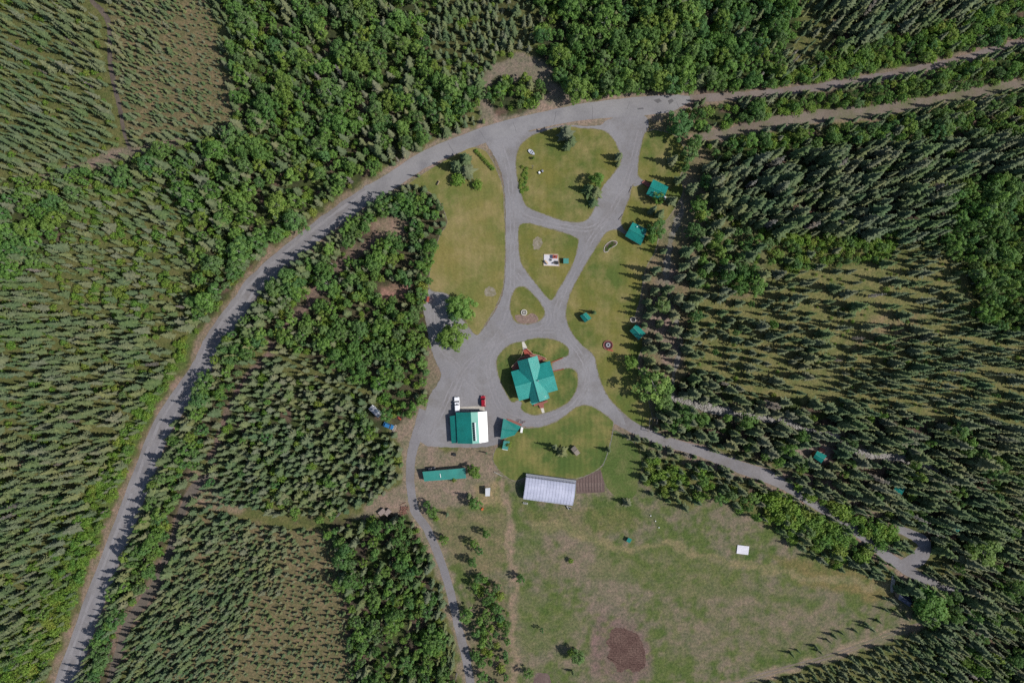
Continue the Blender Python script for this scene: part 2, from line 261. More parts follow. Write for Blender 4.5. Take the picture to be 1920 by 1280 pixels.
# forest stands: polygon, ground colour, spacing px, [(kind, weight, hmin, hmax)], stand phrase
ZONES = [
 ([(-200, -200), (2120, -200), (2120, 1480), (-200, 1480)], G_OLV, 12, [('S', 1, 5, 8.5)], 'forest at the picture edge'),
 ([(-200, -200), (200, -200), (205, 60), (215, 160), (235, 262), (200, 300), (100, 330), (-200, 370)], G_OLV, 11.5, [('S', 88, 5.5, 10), ('B', 12, 1.5, 3)], 'thin spruce stand left of the narrow top left trail'),
 ([(212, -200), (385, -200), (400, 40), (425, 150), (440, 215), (430, 240), (340, 245), (240, 265), (232, 215), (212, 110)], G_BOG, 5.8, [('T', 1, 1.8, 4.6)], 'brown bog right of the narrow top left trail'),
 ([(395, -200), (960, -200), (900, 190), (880, 215), (760, 285), (680, 340), (620, 385), (540, 450), (470, 540), (430, 590), (372, 650), (340, 600), (365, 560), (360, 480), (330, 400), (200, 350), (110, 470), (60, 520), (-200, 520), (-200, 350), (110, 335), (240, 292), (350, 272), (440, 240), (440, 150)], G_FOR, 12, [('L', 50, 5.5, 11), ('S', 32, 6, 11.5), ('B', 18, 2, 4)], 'leafy wood above the curve of the road'),
 ([(770, -200), (990, -200), (960, 105), (905, 150), (845, 140), (805, 80)], (0.07, 0.075, 0.03), 10.5, [('S', 8, 4, 7.5), ('B', 2, 1.5, 3)], 'small spruce patch at the top edge'),
 ([(150, 350), (300, 335), (375, 420), (365, 520), (350, 610), (180, 610), (60, 520), (120, 470)], G_OLV, 11.5, [('S', 72, 5, 9), ('B', 28, 2, 3.5)], 'mixed stand left of the curving road'),
 ([(-200, 520), (60, 520), (180, 605), (350, 605), (345, 690), (270, 800), (215, 900), (165, 1000), (110, 1100), (40, 1280), (-200, 1480)], G_OLV, 11.6, [('S', 82, 6, 11.5), ('B', 16, 1.5, 3.2), ('L', 2, 4, 6)], 'tall spruce stand along the left picture edge'),
 ([(400, 600), (372, 665), (350, 700), (280, 800), (218, 960), (155, 1120), (95, 1290), (60, 1400), (-60, 1480), (0, 1280), (72, 1110), (130, 1000), (185, 880), (238, 790), (310, 690), (345, 630)], (0.085, 0.115, 0.035), 6.8, [('B', 70, 1.8, 4.0), ('S', 26, 4, 7.5), ('L', 8, 4, 6)], 'bright roadside brush left of the gravel road'),
 ([(-60, 1150), (60, 1060), (130, 1000), (72, 1110), (0, 1280), (-60, 1480), (-200, 1480), (-200, 1250)], G_OLV, 10, [('B', 42, 1.6, 3.4), ('S', 58, 5, 9.5)], 'brushy spruce stand in the bottom left corner'),
 ([(640, 425), (740, 372), (800, 352), (835, 400), (822, 480), (800, 540), (800, 600), (825, 690), (825, 720), (790, 760), (740, 800), (690, 720), (520, 640), (470, 660), (420, 760), (375, 850), (340, 930), (280, 1080), (190, 1290), (150, 1400), (120, 1400), (150, 1280), (275, 960), (338, 800), (405, 700), (430, 650), (500, 560), (580, 480)], (0.065, 0.06, 0.035), 11.5, [('S', 20, 5, 8.5), ('L', 64, 5.5, 9.5), ('B', 16, 2, 4)], 'mixed wood between the road and the yard'),
 ([(424, 625), (500, 545), (590, 462), (660, 412), (740, 366), (775, 368), (690, 440), (600, 505), (520, 580), (445, 660), (420, 700), (350, 830), (300, 945), (205, 1200), (165, 1330), (135, 1330), (165, 1250), (225, 1080), (275, 935), (325, 815), (395, 690)], G_DRK, 9.5, [('S', 55, 7, 10.5), ('L', 35, 6.5, 9.5), ('B', 10, 2, 3.5)], 'tree wall along the right side of the gravel road'),
 ([(500, 690), (580, 715), (680, 740), (725, 790), (748, 840), (742, 900), (690, 945), (630, 962), (500, 965), (420, 960), (385, 890), (415, 800), (460, 700)], G_FOR, 9.6, [('S', 88, 5, 8), ('B', 8, 2, 3.5), ('L', 4, 5, 7)], 'dense young spruce block left of the sheds'),
 ([(340, 965), (560, 990), (625, 1000), (645, 1100), (665, 1200), (690, 1480), (180, 1480), (235, 1280), (300, 1100)], G_BOG, 6.2, [('T', 1, 3.2, 7.0)], 'stunted spruce bog at the bottom left'),
 ([(545, 968), (770, 965), (792, 1000), (828, 1180), (858, 1300), (880, 1480), (690, 1480), (650, 1180), (630, 1010)], G_DRK, 11, [('L', 58, 5.5, 8.5), ('S', 32, 5, 8.5), ('B', 10, 2, 3)], 'leafy strip left of the lower drive'),
 ([(985, -200), (1570, -200), (1490, 60), (1450, 168), (1100, 180), (1062, 168), (1010, 105)], G_FOR, 12.5, [('L', 78, 7, 12), ('B', 12, 3, 5), ('S', 10, 7, 12)], 'leafy wood along the top edge'),
 ([(1545, -200), (2120, -200), (1840, 0), (1700, 62), (1560, 92)], G_DRK, 14.5, [('S', 9, 10, 15), ('L', 1, 5, 7)], 'tall dark spruce stand at the top right'),
 ([(1440, 165), (1560, 90), (1700, 60), (1900, 0), (2120, -60), (2120, 20), (1920, 80), (1700, 125)], G_FOR, 10, [('L', 45, 4, 6.5), ('B', 45, 2.5, 4.5), ('S', 10, 5, 8)], 'green belt above the top right track'),
 ([(1290, 205), (1400, 195), (1600, 165), (1920, 95), (2120, 50), (2120, 110), (1920, 148), (1700, 190), (1500, 212), (1380, 236), (1300, 250)], G_FOR, 10.5, [('L', 62, 4, 6.5), ('B', 30, 2.5, 4), ('S', 8, 4, 7)], 'green belt between the track and the cleared strip'),
 ([(1300, 275), (1400, 258), (1640, 226), (1850, 190), (2120, 145), (2120, 265), (1920, 262), (1700, 262), (1500, 285), (1340, 305)], G_FOR, 11, [('L', 60, 5, 8.5), ('B', 22, 2.5, 4), ('S', 18, 6, 11)], 'leafy belt below the cleared strip'),
 ([(1325, 300), (1500, 280), (1920, 258), (2120, 262), (2120, 325), (1820, 330), (1785, 400), (1765, 455), (1600, 440), (1450, 430), (1375, 400), (1335, 345)], G_DRK, 14.5, [('S', 92, 10, 16.5), ('B', 8, 2, 3.5)], 'tall dark spruce stand at the upper right'),
 ([(1790, 330), (2120, 320), (2120, 650), (1900, 640), (1835, 600), (1790, 520), (1765, 450)], (0.07, 0.085, 0.035), 12.5, [('L', 80, 6, 10), ('S', 5, 7, 10), ('B', 15, 2, 4)], 'leafy wood along the right picture edge'),
 ([(1430, 435), (1600, 440), (1690, 455), (1640, 500), (1500, 522), (1440, 515)], G_OLV, 12, [('B', 50, 2, 4), ('L', 38, 3.5, 6), ('S', 12, 7, 10)], 'brushy gap in the spruces right of the creek'),
 ([(1450, 515), (1640, 490), (1790, 480), (1835, 560), (1805, 620), (1550, 640), (1440, 620), (1430, 560)], G_YEL, 21, [('S', 80, 8, 13), ('B', 20, 1, 2)], 'open grassy spruce stand right of the creek'),
 ([(1285, 545), (1430, 555), (1550, 640), (1830, 620), (2120, 640), (2120, 830), (1700, 780), (1400, 740), (1290, 700)], G_YEL, 15.5, [('S', 88, 7, 12.5), ('B', 8, 1, 2), ('L', 4, 6, 8)], 'olive spruce stand above the stony creek'),
 ([(1235, 735), (1290, 700), (1400, 740), (1700, 780), (2120, 830), (2120, 1100), (1800, 1085), (1710, 985), (1600, 930), (1450, 868), (1340, 828), (1245, 800)], G_DRK, 16, [('S', 80, 9, 15), ('L', 16, 6, 10), ('B', 4, 2, 3)], 'tall spruces along the stony creek'),
 ([(1690, 1110), (1800, 1085), (2120, 1080), (2120, 1480), (1560, 1480), (1640, 1300), (1745, 1190)], G_DRK, 12.5, [('S', 68, 8, 12.5), ('L', 26, 6, 9), ('B', 6, 2, 4)], 'mixed wood in the bottom right corner'),
 ([(1250, 1480), (1350, 1318), (1450, 1284), (1570, 1250), (1742, 1192), (1775, 1230), (1690, 1330), (1640, 1480)], G_OLV, 9, [('S', 1, 3, 7)], 'young spruce stand below the bottom right track'),
 # open ground
 ([(945, 860), (1000, 880), (1130, 870), (1185, 870), (1215, 830), (1300, 870), (1400, 930), (1480, 1010), (1560, 1065), (1670, 1090), (1690, 1120), (1742, 1180), (1600, 1224), (1440, 1274), (1340, 1306), (1250, 1480), (880, 1480), (850, 1180), (810, 1030), (790, 960), (800, 910), (880, 905), (900, 850), (930, 850)], G_FLD, 0, [], ''),
 ([(690, 945), (760, 900), (752, 840), (735, 800), (760, 780), (800, 770), (830, 840), (930, 835), (950, 880), (900, 940), (810, 960), (770, 968), (630, 968)], (0.19, 0.155, 0.115), 0, [], ''),
 ([(1200, 215), (1290, 205), (1310, 258), (1340, 300), (1340, 400), (1420, 440), (1440, 520), (1400, 560), (1290, 550), (1290, 700), (1235, 745), (1245, 800), (1170, 790), (1060, 600), (1180, 400)], (0.15, 0.13, 0.075), 0, [], ''),
 ([(845, 305), (960, 235), (1200, 205), (1215, 800), (980, 905), (800, 800), (800, 545), (815, 500), (838, 440), (845, 400), (832, 372)], (0.17, 0.14, 0.1), 0, [], ''),
 (CLEARN, (0.17, 0.148, 0.112), 0, [], ''),
 (CLUMPN, G_FOR, 10, [('L', 60, 4, 7), ('B', 30, 2, 4), ('S', 10, 5, 7)], 'leafy clump inside the dirt turnaround at the top'),
 ([(1212, 845), (1290, 872), (1380, 905), (1450, 962), (1520, 1005), (1590, 1045), (1560, 1062), (1470, 1005), (1390, 955), (1330, 930), (1290, 960), (1225, 920)], G_OLV, 14, [('S', 50, 5, 8.5), ('L', 25, 5, 7), ('B', 25, 3, 4.5)], 'row of trees below the right hand drive'),
 ([(1400, 912), (1460, 925), (1560, 985), (1640, 1040), (1600, 1050), (1520, 1005), (1450, 960)], G_FOR, 13.5, [('B', 75, 3.5, 6), ('L', 25, 4.5, 6.5)], 'rounded willows below the right hand drive'),
 ([(1470, 900), (1560, 940), (1680, 995), (1690, 1020), (1650, 1024), (1590, 985), (1520, 940)], G_OLV, 14, [('B', 80, 3.5, 5.5), ('L', 20, 4, 5.5)], 'rounded willows above the right hand drive'),
 ([(1300, 385), (1440, 430), (1440, 550), (1300, 555), (1310, 480)], (0.125, 0.13, 0.06), 15.5, [('L', 68, 6, 9), ('S', 12, 9, 13), ('B', 20, 1.5, 3)], 'mixed trees right of the creek beside the cabins'),
 ([(1212, 845), (1290, 880), (1320, 940), (1260, 950), (1205, 900)], G_OLV, 14, [('S', 60, 5, 8), ('B', 40, 3, 4.5)], 'row of trees below the right hand drive'),
 ([(885, 1080), (945, 1090), (955, 1180), (960, 1400), (890, 1400), (885, 1250), (895, 1180)], (0.15, 0.13, 0.08), 14.5, [('L', 85, 5, 7.5), ('B', 15, 2.5, 4)], 'leafy row right of the lower drive'),
]
# dirt, shade-free bare patches painted into the ground colour
PATCHES = [
 ([(1120, 1160), (1185, 1165), (1214, 1188), (1222, 1230), (1214, 1272), (1165, 1275), (1115, 1262), (1108, 1215)], (0.15, 0.103, 0.09)),
 ([(700, 418), (735, 402), (770, 408), (760, 440), (720, 452), (690, 448)], (0.22, 0.165, 0.125)), ([(705, 530), (765, 530), (760, 558), (715, 562)], (0.25, 0.15, 0.12)),
 ([(660, 460), (700, 452), (690, 470), (650, 480)], (0.22, 0.165, 0.125)), ([(580, 540), (620, 535), (605, 560), (575, 565)], (0.2, 0.13, 0.11)),
 ([(470, 905), (600, 960), (690, 945), (640, 985), (420, 970), (380, 960)], G_OLV), ([(1495, 385), (1545, 390), (1530, 400), (1490, 400)], (0.25, 0.12, 0.1)),
 ([(1705, 352), (1740, 348), (1730, 365), (1700, 366)], (0.25, 0.13, 0.11)), ([(1100, 1130), (1160, 1130), (1212, 1150), (1225, 1280), (1100, 1280), (1110, 1200)], (0.165, 0.128, 0.108)),
 ([(1180, 640), (1210, 610), (1250, 480), (1265, 480), (1265, 560), (1275, 690), (1250, 700), (1230, 620)], (0.2, 0.16, 0.13)), ([(1210, 450), (1275, 330), (1330, 330), (1330, 440), (1300, 480), (1290, 440)], (0.17, 0.155, 0.1)),
 ([(1450, 870), (1560, 905), (1640, 960), (1720, 1000), (1690, 1010), (1560, 950), (1440, 890)], (0.2, 0.15, 0.125)), ([(1500, 830), (1570, 835), (1560, 870), (1480, 850)], (0.22, 0.175, 0.15)),
 ([(1440, 1040), (1660, 1080), (1690, 1105), (1640, 1130), (1500, 1090)], (0.15, 0.13, 0.055)), ([(1240, 1110), (1420, 1080), (1560, 1120), (1560, 1200), (1400, 1240), (1250, 1230)], (0.152, 0.134, 0.088)),
 ([(820, 960), (950, 955), (950, 1075), (870, 1075), (830, 1010)], (0.15, 0.135, 0.075)), ([(1010, 1000), (1110, 1015), (1100, 1080), (1040, 1090), (1000, 1060)], (0.17, 0.14, 0.1)),
 ([(975, 1105), (1050, 1120), (1095, 1170), (1030, 1215), (975, 1215)], (0.085, 0.12, 0.03)), ([(965, 1000), (1020, 998), (1010, 1040), (965, 1060)], (0.08, 0.12, 0.03)),
 ([(1115, 1018), (1225, 1022), (1360, 1055), (1420, 1110), (1300, 1130), (1200, 1090), (1110, 1080)], (0.105, 0.125, 0.042)),
 ([(975, 950), (1070, 955), (1180, 950), (1210, 980), (1130, 1005), (990, 985)], (0.14, 0.13, 0.055)), ([(885, 905), (940, 895), (945, 950), (900, 950)], (0.22, 0.18, 0.1)),
 ([(1640, 590), (1740, 580), (1720, 640), (1600, 650)], (0.19, 0.155, 0.085)), ([(60, 560), (25, 540), (15, 580), (40, 600)], (0.24, 0.16, 0.13)), ([(0, 830), (55, 862), (50, 880), (-20, 850)], (0.24, 0.16, 0.13)),
 ([(350, 880), (400, 885), (430, 930), (470, 955), (380, 955), (355, 920)], (0.21, 0.165, 0.115)), ([(640, 180), (800, 190), (790, 230), (660, 215)], (0.12, 0.095, 0.07)),
 ([(960, 250), (990, 250), (1000, 330), (985, 385), (960, 340), (955, 280)], (0.22, 0.185, 0.15)),
]

# ------------------------------------------------------------------ rasters on the photo grid (2 px cells, margin 200)
MRG, CS = 200, 2
RW, RH = (1920 + 2 * MRG) // CS, (1280 + 2 * MRG) // CS
gx = (np.arange(RW) + 0.5) * CS - MRG; gy = (np.arange(RH) + 0.5) * CS - MRG
PX, PY = np.meshgrid(gx, gy)
def vnoise(scale, seed):
    r = np.random.RandomState(seed); nx, ny = int(RW * CS / scale) + 3, int(RH * CS / scale) + 3
    g = r.rand(ny, nx); fx, fy = (PX + MRG) / scale, (PY + MRG) / scale
    ix, iy = fx.astype(int), fy.astype(int); tx, ty = fx - ix, fy - iy
    tx, ty = tx * tx * (3 - 2 * tx), ty * ty * (3 - 2 * ty)
    return (g[iy, ix] * (1 - tx) + g[iy, ix + 1] * tx) * (1 - ty) + (g[iy + 1, ix] * (1 - tx) + g[iy + 1, ix + 1] * tx) * ty
WX = PX + (vnoise(22, 1) - .5) * 16 + (vnoise(7, 2) - .5) * 8; WY = PY + (vnoise(22, 3) - .5) * 16 + (vnoise(7, 4) - .5) * 8
def inpoly(poly, X, Y):
    ins = np.zeros(X.shape, bool); n = len(poly)
    for i in range(n):
        x0, y0 = poly[i]; x1, y1 = poly[(i + 1) % n]
        if y0 == y1: continue
        ins ^= ((Y < y0) != (Y < y1)) & (X < (x1 - x0) * (Y - y0) / (y1 - y0) + x0)
    return ins
def blur(a, n=2):
    for _ in range(n):
        p = np.pad(a, ((1, 1), (1, 1)) + ((0, 0),) * (a.ndim - 2), 'edge')
        a = (p[:-2, 1:-1] + p[2:, 1:-1] + p[1:-1, :-2] + p[1:-1, 2:] + 2 * p[1:-1, 1:-1]) / 6
    return a
def smooth(pts, sub=6):
    out = []; n = len(pts)
    for i in range(n - 1):
        p0, p1, p2, p3 = pts[max(i - 1, 0)], pts[i], pts[i + 1], pts[min(i + 2, n - 1)]
        for k in range(sub):
            t = k / sub
            out.append(tuple(0.5 * (2 * b + (c - a) * t + (2 * a - 5 * b + 4 * c - d) * t * t + (3 * b - a - 3 * c + d) * t ** 3) for a, b, c, d in zip(p0, p1, p2, p3)))
    out.append(tuple(pts[-1])); return out
def smooth_closed(pts, sub=4):
    n = len(pts); out = []
    for i in range(n):
        p0, p1, p2, p3 = pts[i - 1], pts[i], pts[(i + 1) % n], pts[(i + 2) % n]
        for k in range(sub):
            t = k / sub
            out.append(tuple(0.5 * (2 * b + (c - a) * t + (2 * a - 5 * b + 4 * c - d) * t * t + (3 * b - a - 3 * c + d) * t ** 3) for a, b, c, d in zip(p0, p1, p2, p3)))
    return out
def band(pts, grow, X, Y):
    """signed clearance inside a ribbon of given widths"""
    q = smooth(pts, 4); best = np.full(X.shape, -1e9)
    for (x0, y0, w0), (x1, y1, w1) in zip(q, q[1:]):
        pad = max(w0, w1) + grow + 4
        sel = np.where((gx > min(x0, x1) - pad) & (gx < max(x0, x1) + pad))[0]; sly = np.where((gy > min(y0, y1) - pad) & (gy < max(y0, y1) + pad))[0]
        if len(sel) == 0 or len(sly) == 0: continue
        sl = np.s_[sly[0]:sly[-1] + 1, sel[0]:sel[-1] + 1]
        dx, dy = x1 - x0, y1 - y0; L = dx * dx + dy * dy + 1e-9
        t = np.clip(((X[sl] - x0) * dx + (Y[sl] - y0) * dy) / L, 0, 1)
        d = np.hypot(X[sl] - x0 - t * dx, Y[sl] - y0 - t * dy)
        best[sl] = np.maximum(best[sl], (w0 + (w1 - w0) * t) / 2 + grow - d)
    return best
zone = np.zeros((RH, RW), int); GC = np.zeros((RH, RW, 3))
for i, (poly, g, sp, mix, ph) in enumerate(ZONES):
    zone[inpoly(poly, PX, PY)] = i; GC[inpoly(poly, WX, WY)] = g
# undergrowth green in the forest floor, mauve dead grass and fresh green over the field
n_a, n_b, n_c = vnoise(14, 21), vnoise(40, 22), vnoise(9, 23)
gz = np.array([1 if sp else 0 for _, _, sp, _, _ in ZONES])[zone]
dark = (GC.sum(2) < 0.16)
GC[dark & (n_a > .52)] = (0.052, 0.068, 0.024); GC[dark & (n_a < .22)] = (0.11, 0.078, 0.058)
fld = zone == 27
n_d, n_e = vnoise(5, 24), vnoise(90, 25)
f = np.clip((n_e * .22 + n_b * .26 + n_a * .24 + n_c * .26 + n_d * .34 - .66) * 4.2 + .5, 0, 1)[..., None]
GC = np.where(fld[..., None], np.array((0.082, 0.112, 0.034)) * (1 - f) + np.array((0.158, 0.138, 0.096)) * f, GC)
for poly, g in PATCHES:
    m = inpoly(poly, WX, WY).astype(float); m = blur(m, 7) * np.clip((n_c * .4 + n_a * .35 + n_d * .25 - .22) * 4, .15, 1); m *= .5 if (poly[0][0] > 940 and poly[0][1] > 940 and g[0] != .15) else 1; GC += (np.array(g) - GC) * m[..., None]
for pts, gr, g in ((ROAD, 9, (0.2, 0.155, 0.115)), (ROAD2, 9, (0.22, 0.175, 0.135)), (TRACKTOP, 6, (0.19, 0.148, 0.115)), (CUT, 2, (0.225, 0.165, 0.125)), (TRACKL, 5, (0.16, 0.12, 0.095)),
                   (TRACKU, 4, (0.15, 0.11, 0.09)), (FIELDPATH, 1, (0.175, 0.158, 0.082)), (FIELDTRACK, 0, (0.21, 0.165, 0.115)), (CREEK, 8, (0.14, 0.12, 0.085)), (EASTDRIVE, 8, (0.2, 0.155, 0.12)), (TRAILTL2, 3, (0.17, 0.142, 0.108)), (TRACKBR, 3, (0.2, 0.165, 0.115)), (LOWDRIVE, 6, (0.2, 0.165, 0.12))):
    GC[band(pts, gr, WX, WY) > 0] = g
# mossy verge line on the outer side of the gravel road
sh = band(ROAD, 13, WX, WY); GC[(sh > 0) & (sh < 5)] = (0.11, 0.105, 0.05)
GC = blur(GC, 2)

# where no tree may stand
NO = np.zeros((RH, RW), bool)
for pts, gr in ((ROAD, 4), (ROAD2, 6), (TRACKTOP, 3), (CUT, 1), (TRAILTL, 8), (TRACKL, 5), (TRACKBR, 7), (LOWDRIVE, 6), (EASTDRIVE, 1), (EASTLOOP, 8), (CREEK, 0), (DRYCREEK, 2), (TRAILTL2, 0), (TRACKU, 2)):
    NO |= band(pts, gr, PX, PY) > 0
NO |= band([(x - 9, y - 5, w) for x, y, w in ROAD], 3, PX, PY) > 0
for poly in [YARD, L_WEST, L_NE, L_SOUTH, L_EAST, TALLG, GARDEN] + [p for p, _ in PATCHES[1:5]] + [PATCHES[6][0], PATCHES[7][0], PATCHES[12][0], [(420, 940), (540, 966), (640, 973), (700, 955), (690, 975), (620, 990), (500, 984), (420, 962)]]:
    NO |= inpoly(poly, PX, PY)
NO |= inpoly(CLEARN, PX, PY) & ~inpoly(CLUMPN, PX, PY)
BUILT = [(1532, 852, 20), (1680, 913, 18), (1794, 991, 9), (1697, 1122, 20), (708, 772, 20), (731, 800, 17), (748, 783, 9), (740, 803, 6), (718, 958, 20), (1673, 1092, 10)]
for x, y, r in BUILT: NO |= np.hypot(PX - x, PY - y) < r
GAP = np.clip(vnoise(46, 61) * .55 + vnoise(20, 62) * .45, 0, 1); TALL = vnoise(70, 63) * .6 + vnoise(28, 64) * .4
def cell(x, y): return int((y + MRG) / CS), int((x + MRG) / CS)

# ------------------------------------------------------------------ the setting: ground, roads, lawns
def ground():
    xs = np.concatenate([[-700, -450, -300, -232], np.arange(-228, 228.1, 0.8), [232, 300, 450, 700]])
    ys = np.concatenate([[-600, -400, -250, -168], np.arange(-164, 164.1, 0.8), [168, 250, 400, 600]])
    X, Y = np.meshgrid(xs, ys); nx, ny = len(xs), len(ys)
    v = np.stack([X.ravel(), Y.ravel(), np.zeros(X.size)], 1)
    idx = np.arange(nx * ny).reshape(ny, nx)
    q = np.stack([idx[:-1, :-1], idx[:-1, 1:], idx[1:, 1:], idx[1:, :-1]], -1).reshape(-1, 4)
    me = bpy.data.meshes.new('ground'); me.from_pydata(v, [], q.tolist())
    ci = np.clip(((X / K + 960 + MRG) / CS).astype(int), 0, RW - 1); cj = np.clip(((640 - Y / K + MRG) / CS).astype(int), 0, RH - 1)
    c = np.concatenate([GC[cj, ci].reshape(-1, 3), np.ones((X.size, 1))], 1)
    at = me.color_attributes.new('albedo', 'FLOAT_COLOR', 'POINT'); at.data.foreach_set('color', c.ravel().astype(np.float32))
    m, nt, b = base('forest_floor')
    a = nd(nt, 'ShaderNodeAttribute', attribute_name='albedo').outputs['Color']
    tc = nd(nt, 'ShaderNodeTexCoord').outputs['Object']
    g1 = noise(nt, tc, 1.1, 6, 0.75); g2 = noise(nt, tc, 0.22, 4, 0.7)
    col = mixc(nt, a, ramp(nt, g1, [(0.28, (0.45, 0.5, 0.5)), (0.5, (1, 1, 1)), (0.72, (1.6, 1.5, 1.45))]), 1.0, 'MULTIPLY')
    col = mixc(nt, col, ramp(nt, g2, [(0.33, (0.72, 0.84, 0.7)), (0.67, (1.28, 1.12, 1.2))]), 1.0, 'MULTIPLY')
    nt.links.new(col, b.inputs['Base Color']); b.inputs['Roughness'].default_value = 0.95; b.inputs['Specular IOR Level'].default_value = 0.1
    bp = nd(nt, 'ShaderNodeBump'); bp.inputs['Strength'].default_value = 0.7; bp.inputs['Distance'].default_value = 0.4
    nt.links.new(g1, bp.inputs['Height']); nt.links.new(bp.outputs[0], b.inputs['Normal'])
    me.materials.append(m); o = bpy.data.objects.new('ground', me); COL.objects.link(o); tag(o, kind='structure')
ground()
def jit(a): return RNG.uniform(-a, a)
def ribbon(name, pts, z, m, edge=0.6, bits=None, bm=None):
    q = smooth(pts, 7); mb = MB(); L, R = [], []
    for i, (x, y, w) in enumerate(q):
        a, b = q[max(i - 1, 0)], q[min(i + 1, len(q) - 1)]; dx, dy = b[0] - a[0], b[1] - a[1]; d = math.hypot(dx, dy) or 1
        nx, ny = -dy / d, dx / d; wl, wr = w / 2 + jit(edge), w / 2 + jit(edge)
        L.append((*P(x + nx * wl, y + ny * wl)[:2], z)); R.append((*P(x - nx * wr, y - ny * wr)[:2], z))
    for i in range(len(q) - 1): mb.face([L[i], L[i + 1], R[i + 1], R[i]])
    for poly in bits or []: mb.face([(*P(*p)[:2], z + .006) for p in poly], 1)
    return tag(mb.build(name, [m] + ([bm] if bm else [])), kind='structure')
def lawn(poly, m):
    cx = sum(p[0] for p in poly) / len(poly); cy = sum(p[1] for p in poly) / len(poly)
    out = []; sg = 1 if sum(poly[i - 1][0] * poly[i][1] - poly[i][0] * poly[i - 1][1] for i in range(len(poly))) > 0 else -1
    for i, (x, y) in enumerate(poly):
        a, b = poly[i - 1], poly[(i + 1) % len(poly)]; dx, dy = b[0] - a[0], b[1] - a[1]; d = math.hypot(dx, dy) or 1; out.append((x + sg * dy / d * 1.5, y - sg * dx / d * 1.5))
    sheet('lawn_verge', out, 0.043, mVerge, 9, 0.9)
    return sheet('lawn', poly, 0.052, m, 9, 0.55)
def sheet(name, poly, z, m, sub=4, edge=0.35):
    q = smooth_closed(poly, sub); mb = MB()
    mb.face([(*P(x + jit(edge), y + jit(edge))[:2], z) for x, y in q][::-1])
    return tag(mb.build(name, m), kind='structure')
mTar = M('tar_seam', (0.1, 0.095, 0.1), (0.13, 0.125, 0.13), 1.0)
def seam(x0, y0, x1, y1, w=0.6):
    d = math.hypot(x1 - x0, y1 - y0); nx, ny = -(y1 - y0) / d * w / 2, (x1 - x0) / d * w / 2; out, back = [], []
    for k in range(6):
        t = k / 5; jx = jit(0.7) if 0 < k < 5 else 0; x, y = x0 + (x1 - x0) * t + jx, y0 + (y1 - y0) * t + jx * .4
        out.append((x + nx, y + ny)); back.append((x - nx, y - ny))
    return out + back[::-1]
ribbon('gravel_road', ROAD, 0.03, mGravelRoad, 1.2)
for sg in (-1, 1):
    ribbon('wheel_track', [(x + sg * 7.5, y + sg * 3.2, 5) for x, y, w in ROAD], 0.038, mWheel, 1.1)
ribbon('asphalt_road', ROAD2, 0.045, mAsph, 0.4, [seam(1043, 208, 1038, 232), seam(1110, 197, 1112, 226, .5), seam(899, 245, 910, 262, .6), seam(840, 268, 852, 288, .6), seam(962, 229, 968, 247, .5), seam(1180, 190, 1176, 205, .5),
       [(1225, 188), (1236, 185), (1241, 190), (1233, 194)], [(1252, 189), (1260, 185), (1263, 190), (1255, 196)], [(1195, 203), (1206, 202), (1207, 205), (1196, 206)]], mTar)
ribbon('dirt_road', TRACKTOP, 0.035, sheetmat('damp_track', (0.17, 0.145, 0.14), (0.2, 0.165, 0.15), (0.15, 0.115, 0.09), 0.06, 0.14, 0.15, 0.2), 1.3)
ribbon('cleared_strip', CUT, 0.012, mTrack, 2.5)
ribbon('trail', TRAILTL, 0.014, sheetmat('peat_trail', (0.085, 0.068, 0.058), (0.11, 0.09, 0.075), (0.14, 0.11, 0.085), 0.1, 0.2, 0.2, 0.4), 1.0)
ribbon('forest_track', TRACKL, 0.016, sheetmat('bare_peat', (0.125, 0.105, 0.09), (0.1, 0.085, 0.07), (0.16, 0.135, 0.105), 0.1, 0.2, 0.2, 0.4), 1.5)
for s in (-3.2, 3.2):
    ribbon('wheel_rut', [(x, y + s, 3.0) for x, y, w in TRACKBR], 0.018, mTrack, 0.6)
ribbon('driveway', LOWDRIVE, 0.022, mGravelRoad, 0.7)
ribbon('driveway', EASTDRIVE, 0.026, mGravelRoad, 0.7)
ribbon('driveway', EASTLOOP, 0.02, mGravelRoad, 0.8)
sheet('gravel_yard', YARD, 0.034, mYard, 9, 0.8)
for pl, mm in ((L_WEST, mLawnDry), (L_NE, mLawn), (L_PIC, mLawn), (L_RING, mLawn), (L_HOUSE, mLawnGreen), (L_SOUTH, mLawnGreen), (L_EAST, mLawn)): lawn(pl, mm)
TZ = 0.0355
for rt in ([(938, 270), (954, 320), (960, 400), (961, 500), (957, 570), (935, 625), (900, 665), (868, 705), (852, 745)], [(1200, 245), (1180, 320), (1150, 390), (1108, 450), (1070, 520), (1042, 590), (1060, 628), (1092, 672), (1100, 720), (1070, 765), (1020, 788)],
           [(965, 395), (1000, 412), (1060, 425), (1110, 428), (1150, 395)], [(968, 515), (1000, 550), (1030, 590), (1010, 618), (950, 630), (915, 680), (935, 760), (975, 786), (1020, 788)], [(1040, 620), (980, 622), (925, 645), (870, 690), (828, 770), (808, 820)], [(840, 560), (812, 575), (820, 640), (860, 690), (890, 730), (906, 745)]):
    for sg in (-3.6, 3.6):
        q = smooth(rt, 3); off = []
        for i, (x, y) in enumerate(q):
            a, b = q[max(i - 1, 0)], q[min(i + 1, len(q) - 1)]; dx, dy = b[0] - a[0], b[1] - a[1]; d = math.hypot(dx, dy) or 1; off.append((x - dy / d * sg, y + dx / d * sg, 2.4))
        TZ += .0006; ribbon('tyre_track', off, TZ, mWheel, .8)
sheet('meadow', TALLG, 0.02, mTall, 9, 0.8)
sheet('mulch_bed', [(965, 592), (975, 590), (985, 592), (998, 587), (1008, 594), (1008, 602), (992, 606.5), (972, 604.5)], 0.056, mMulch)
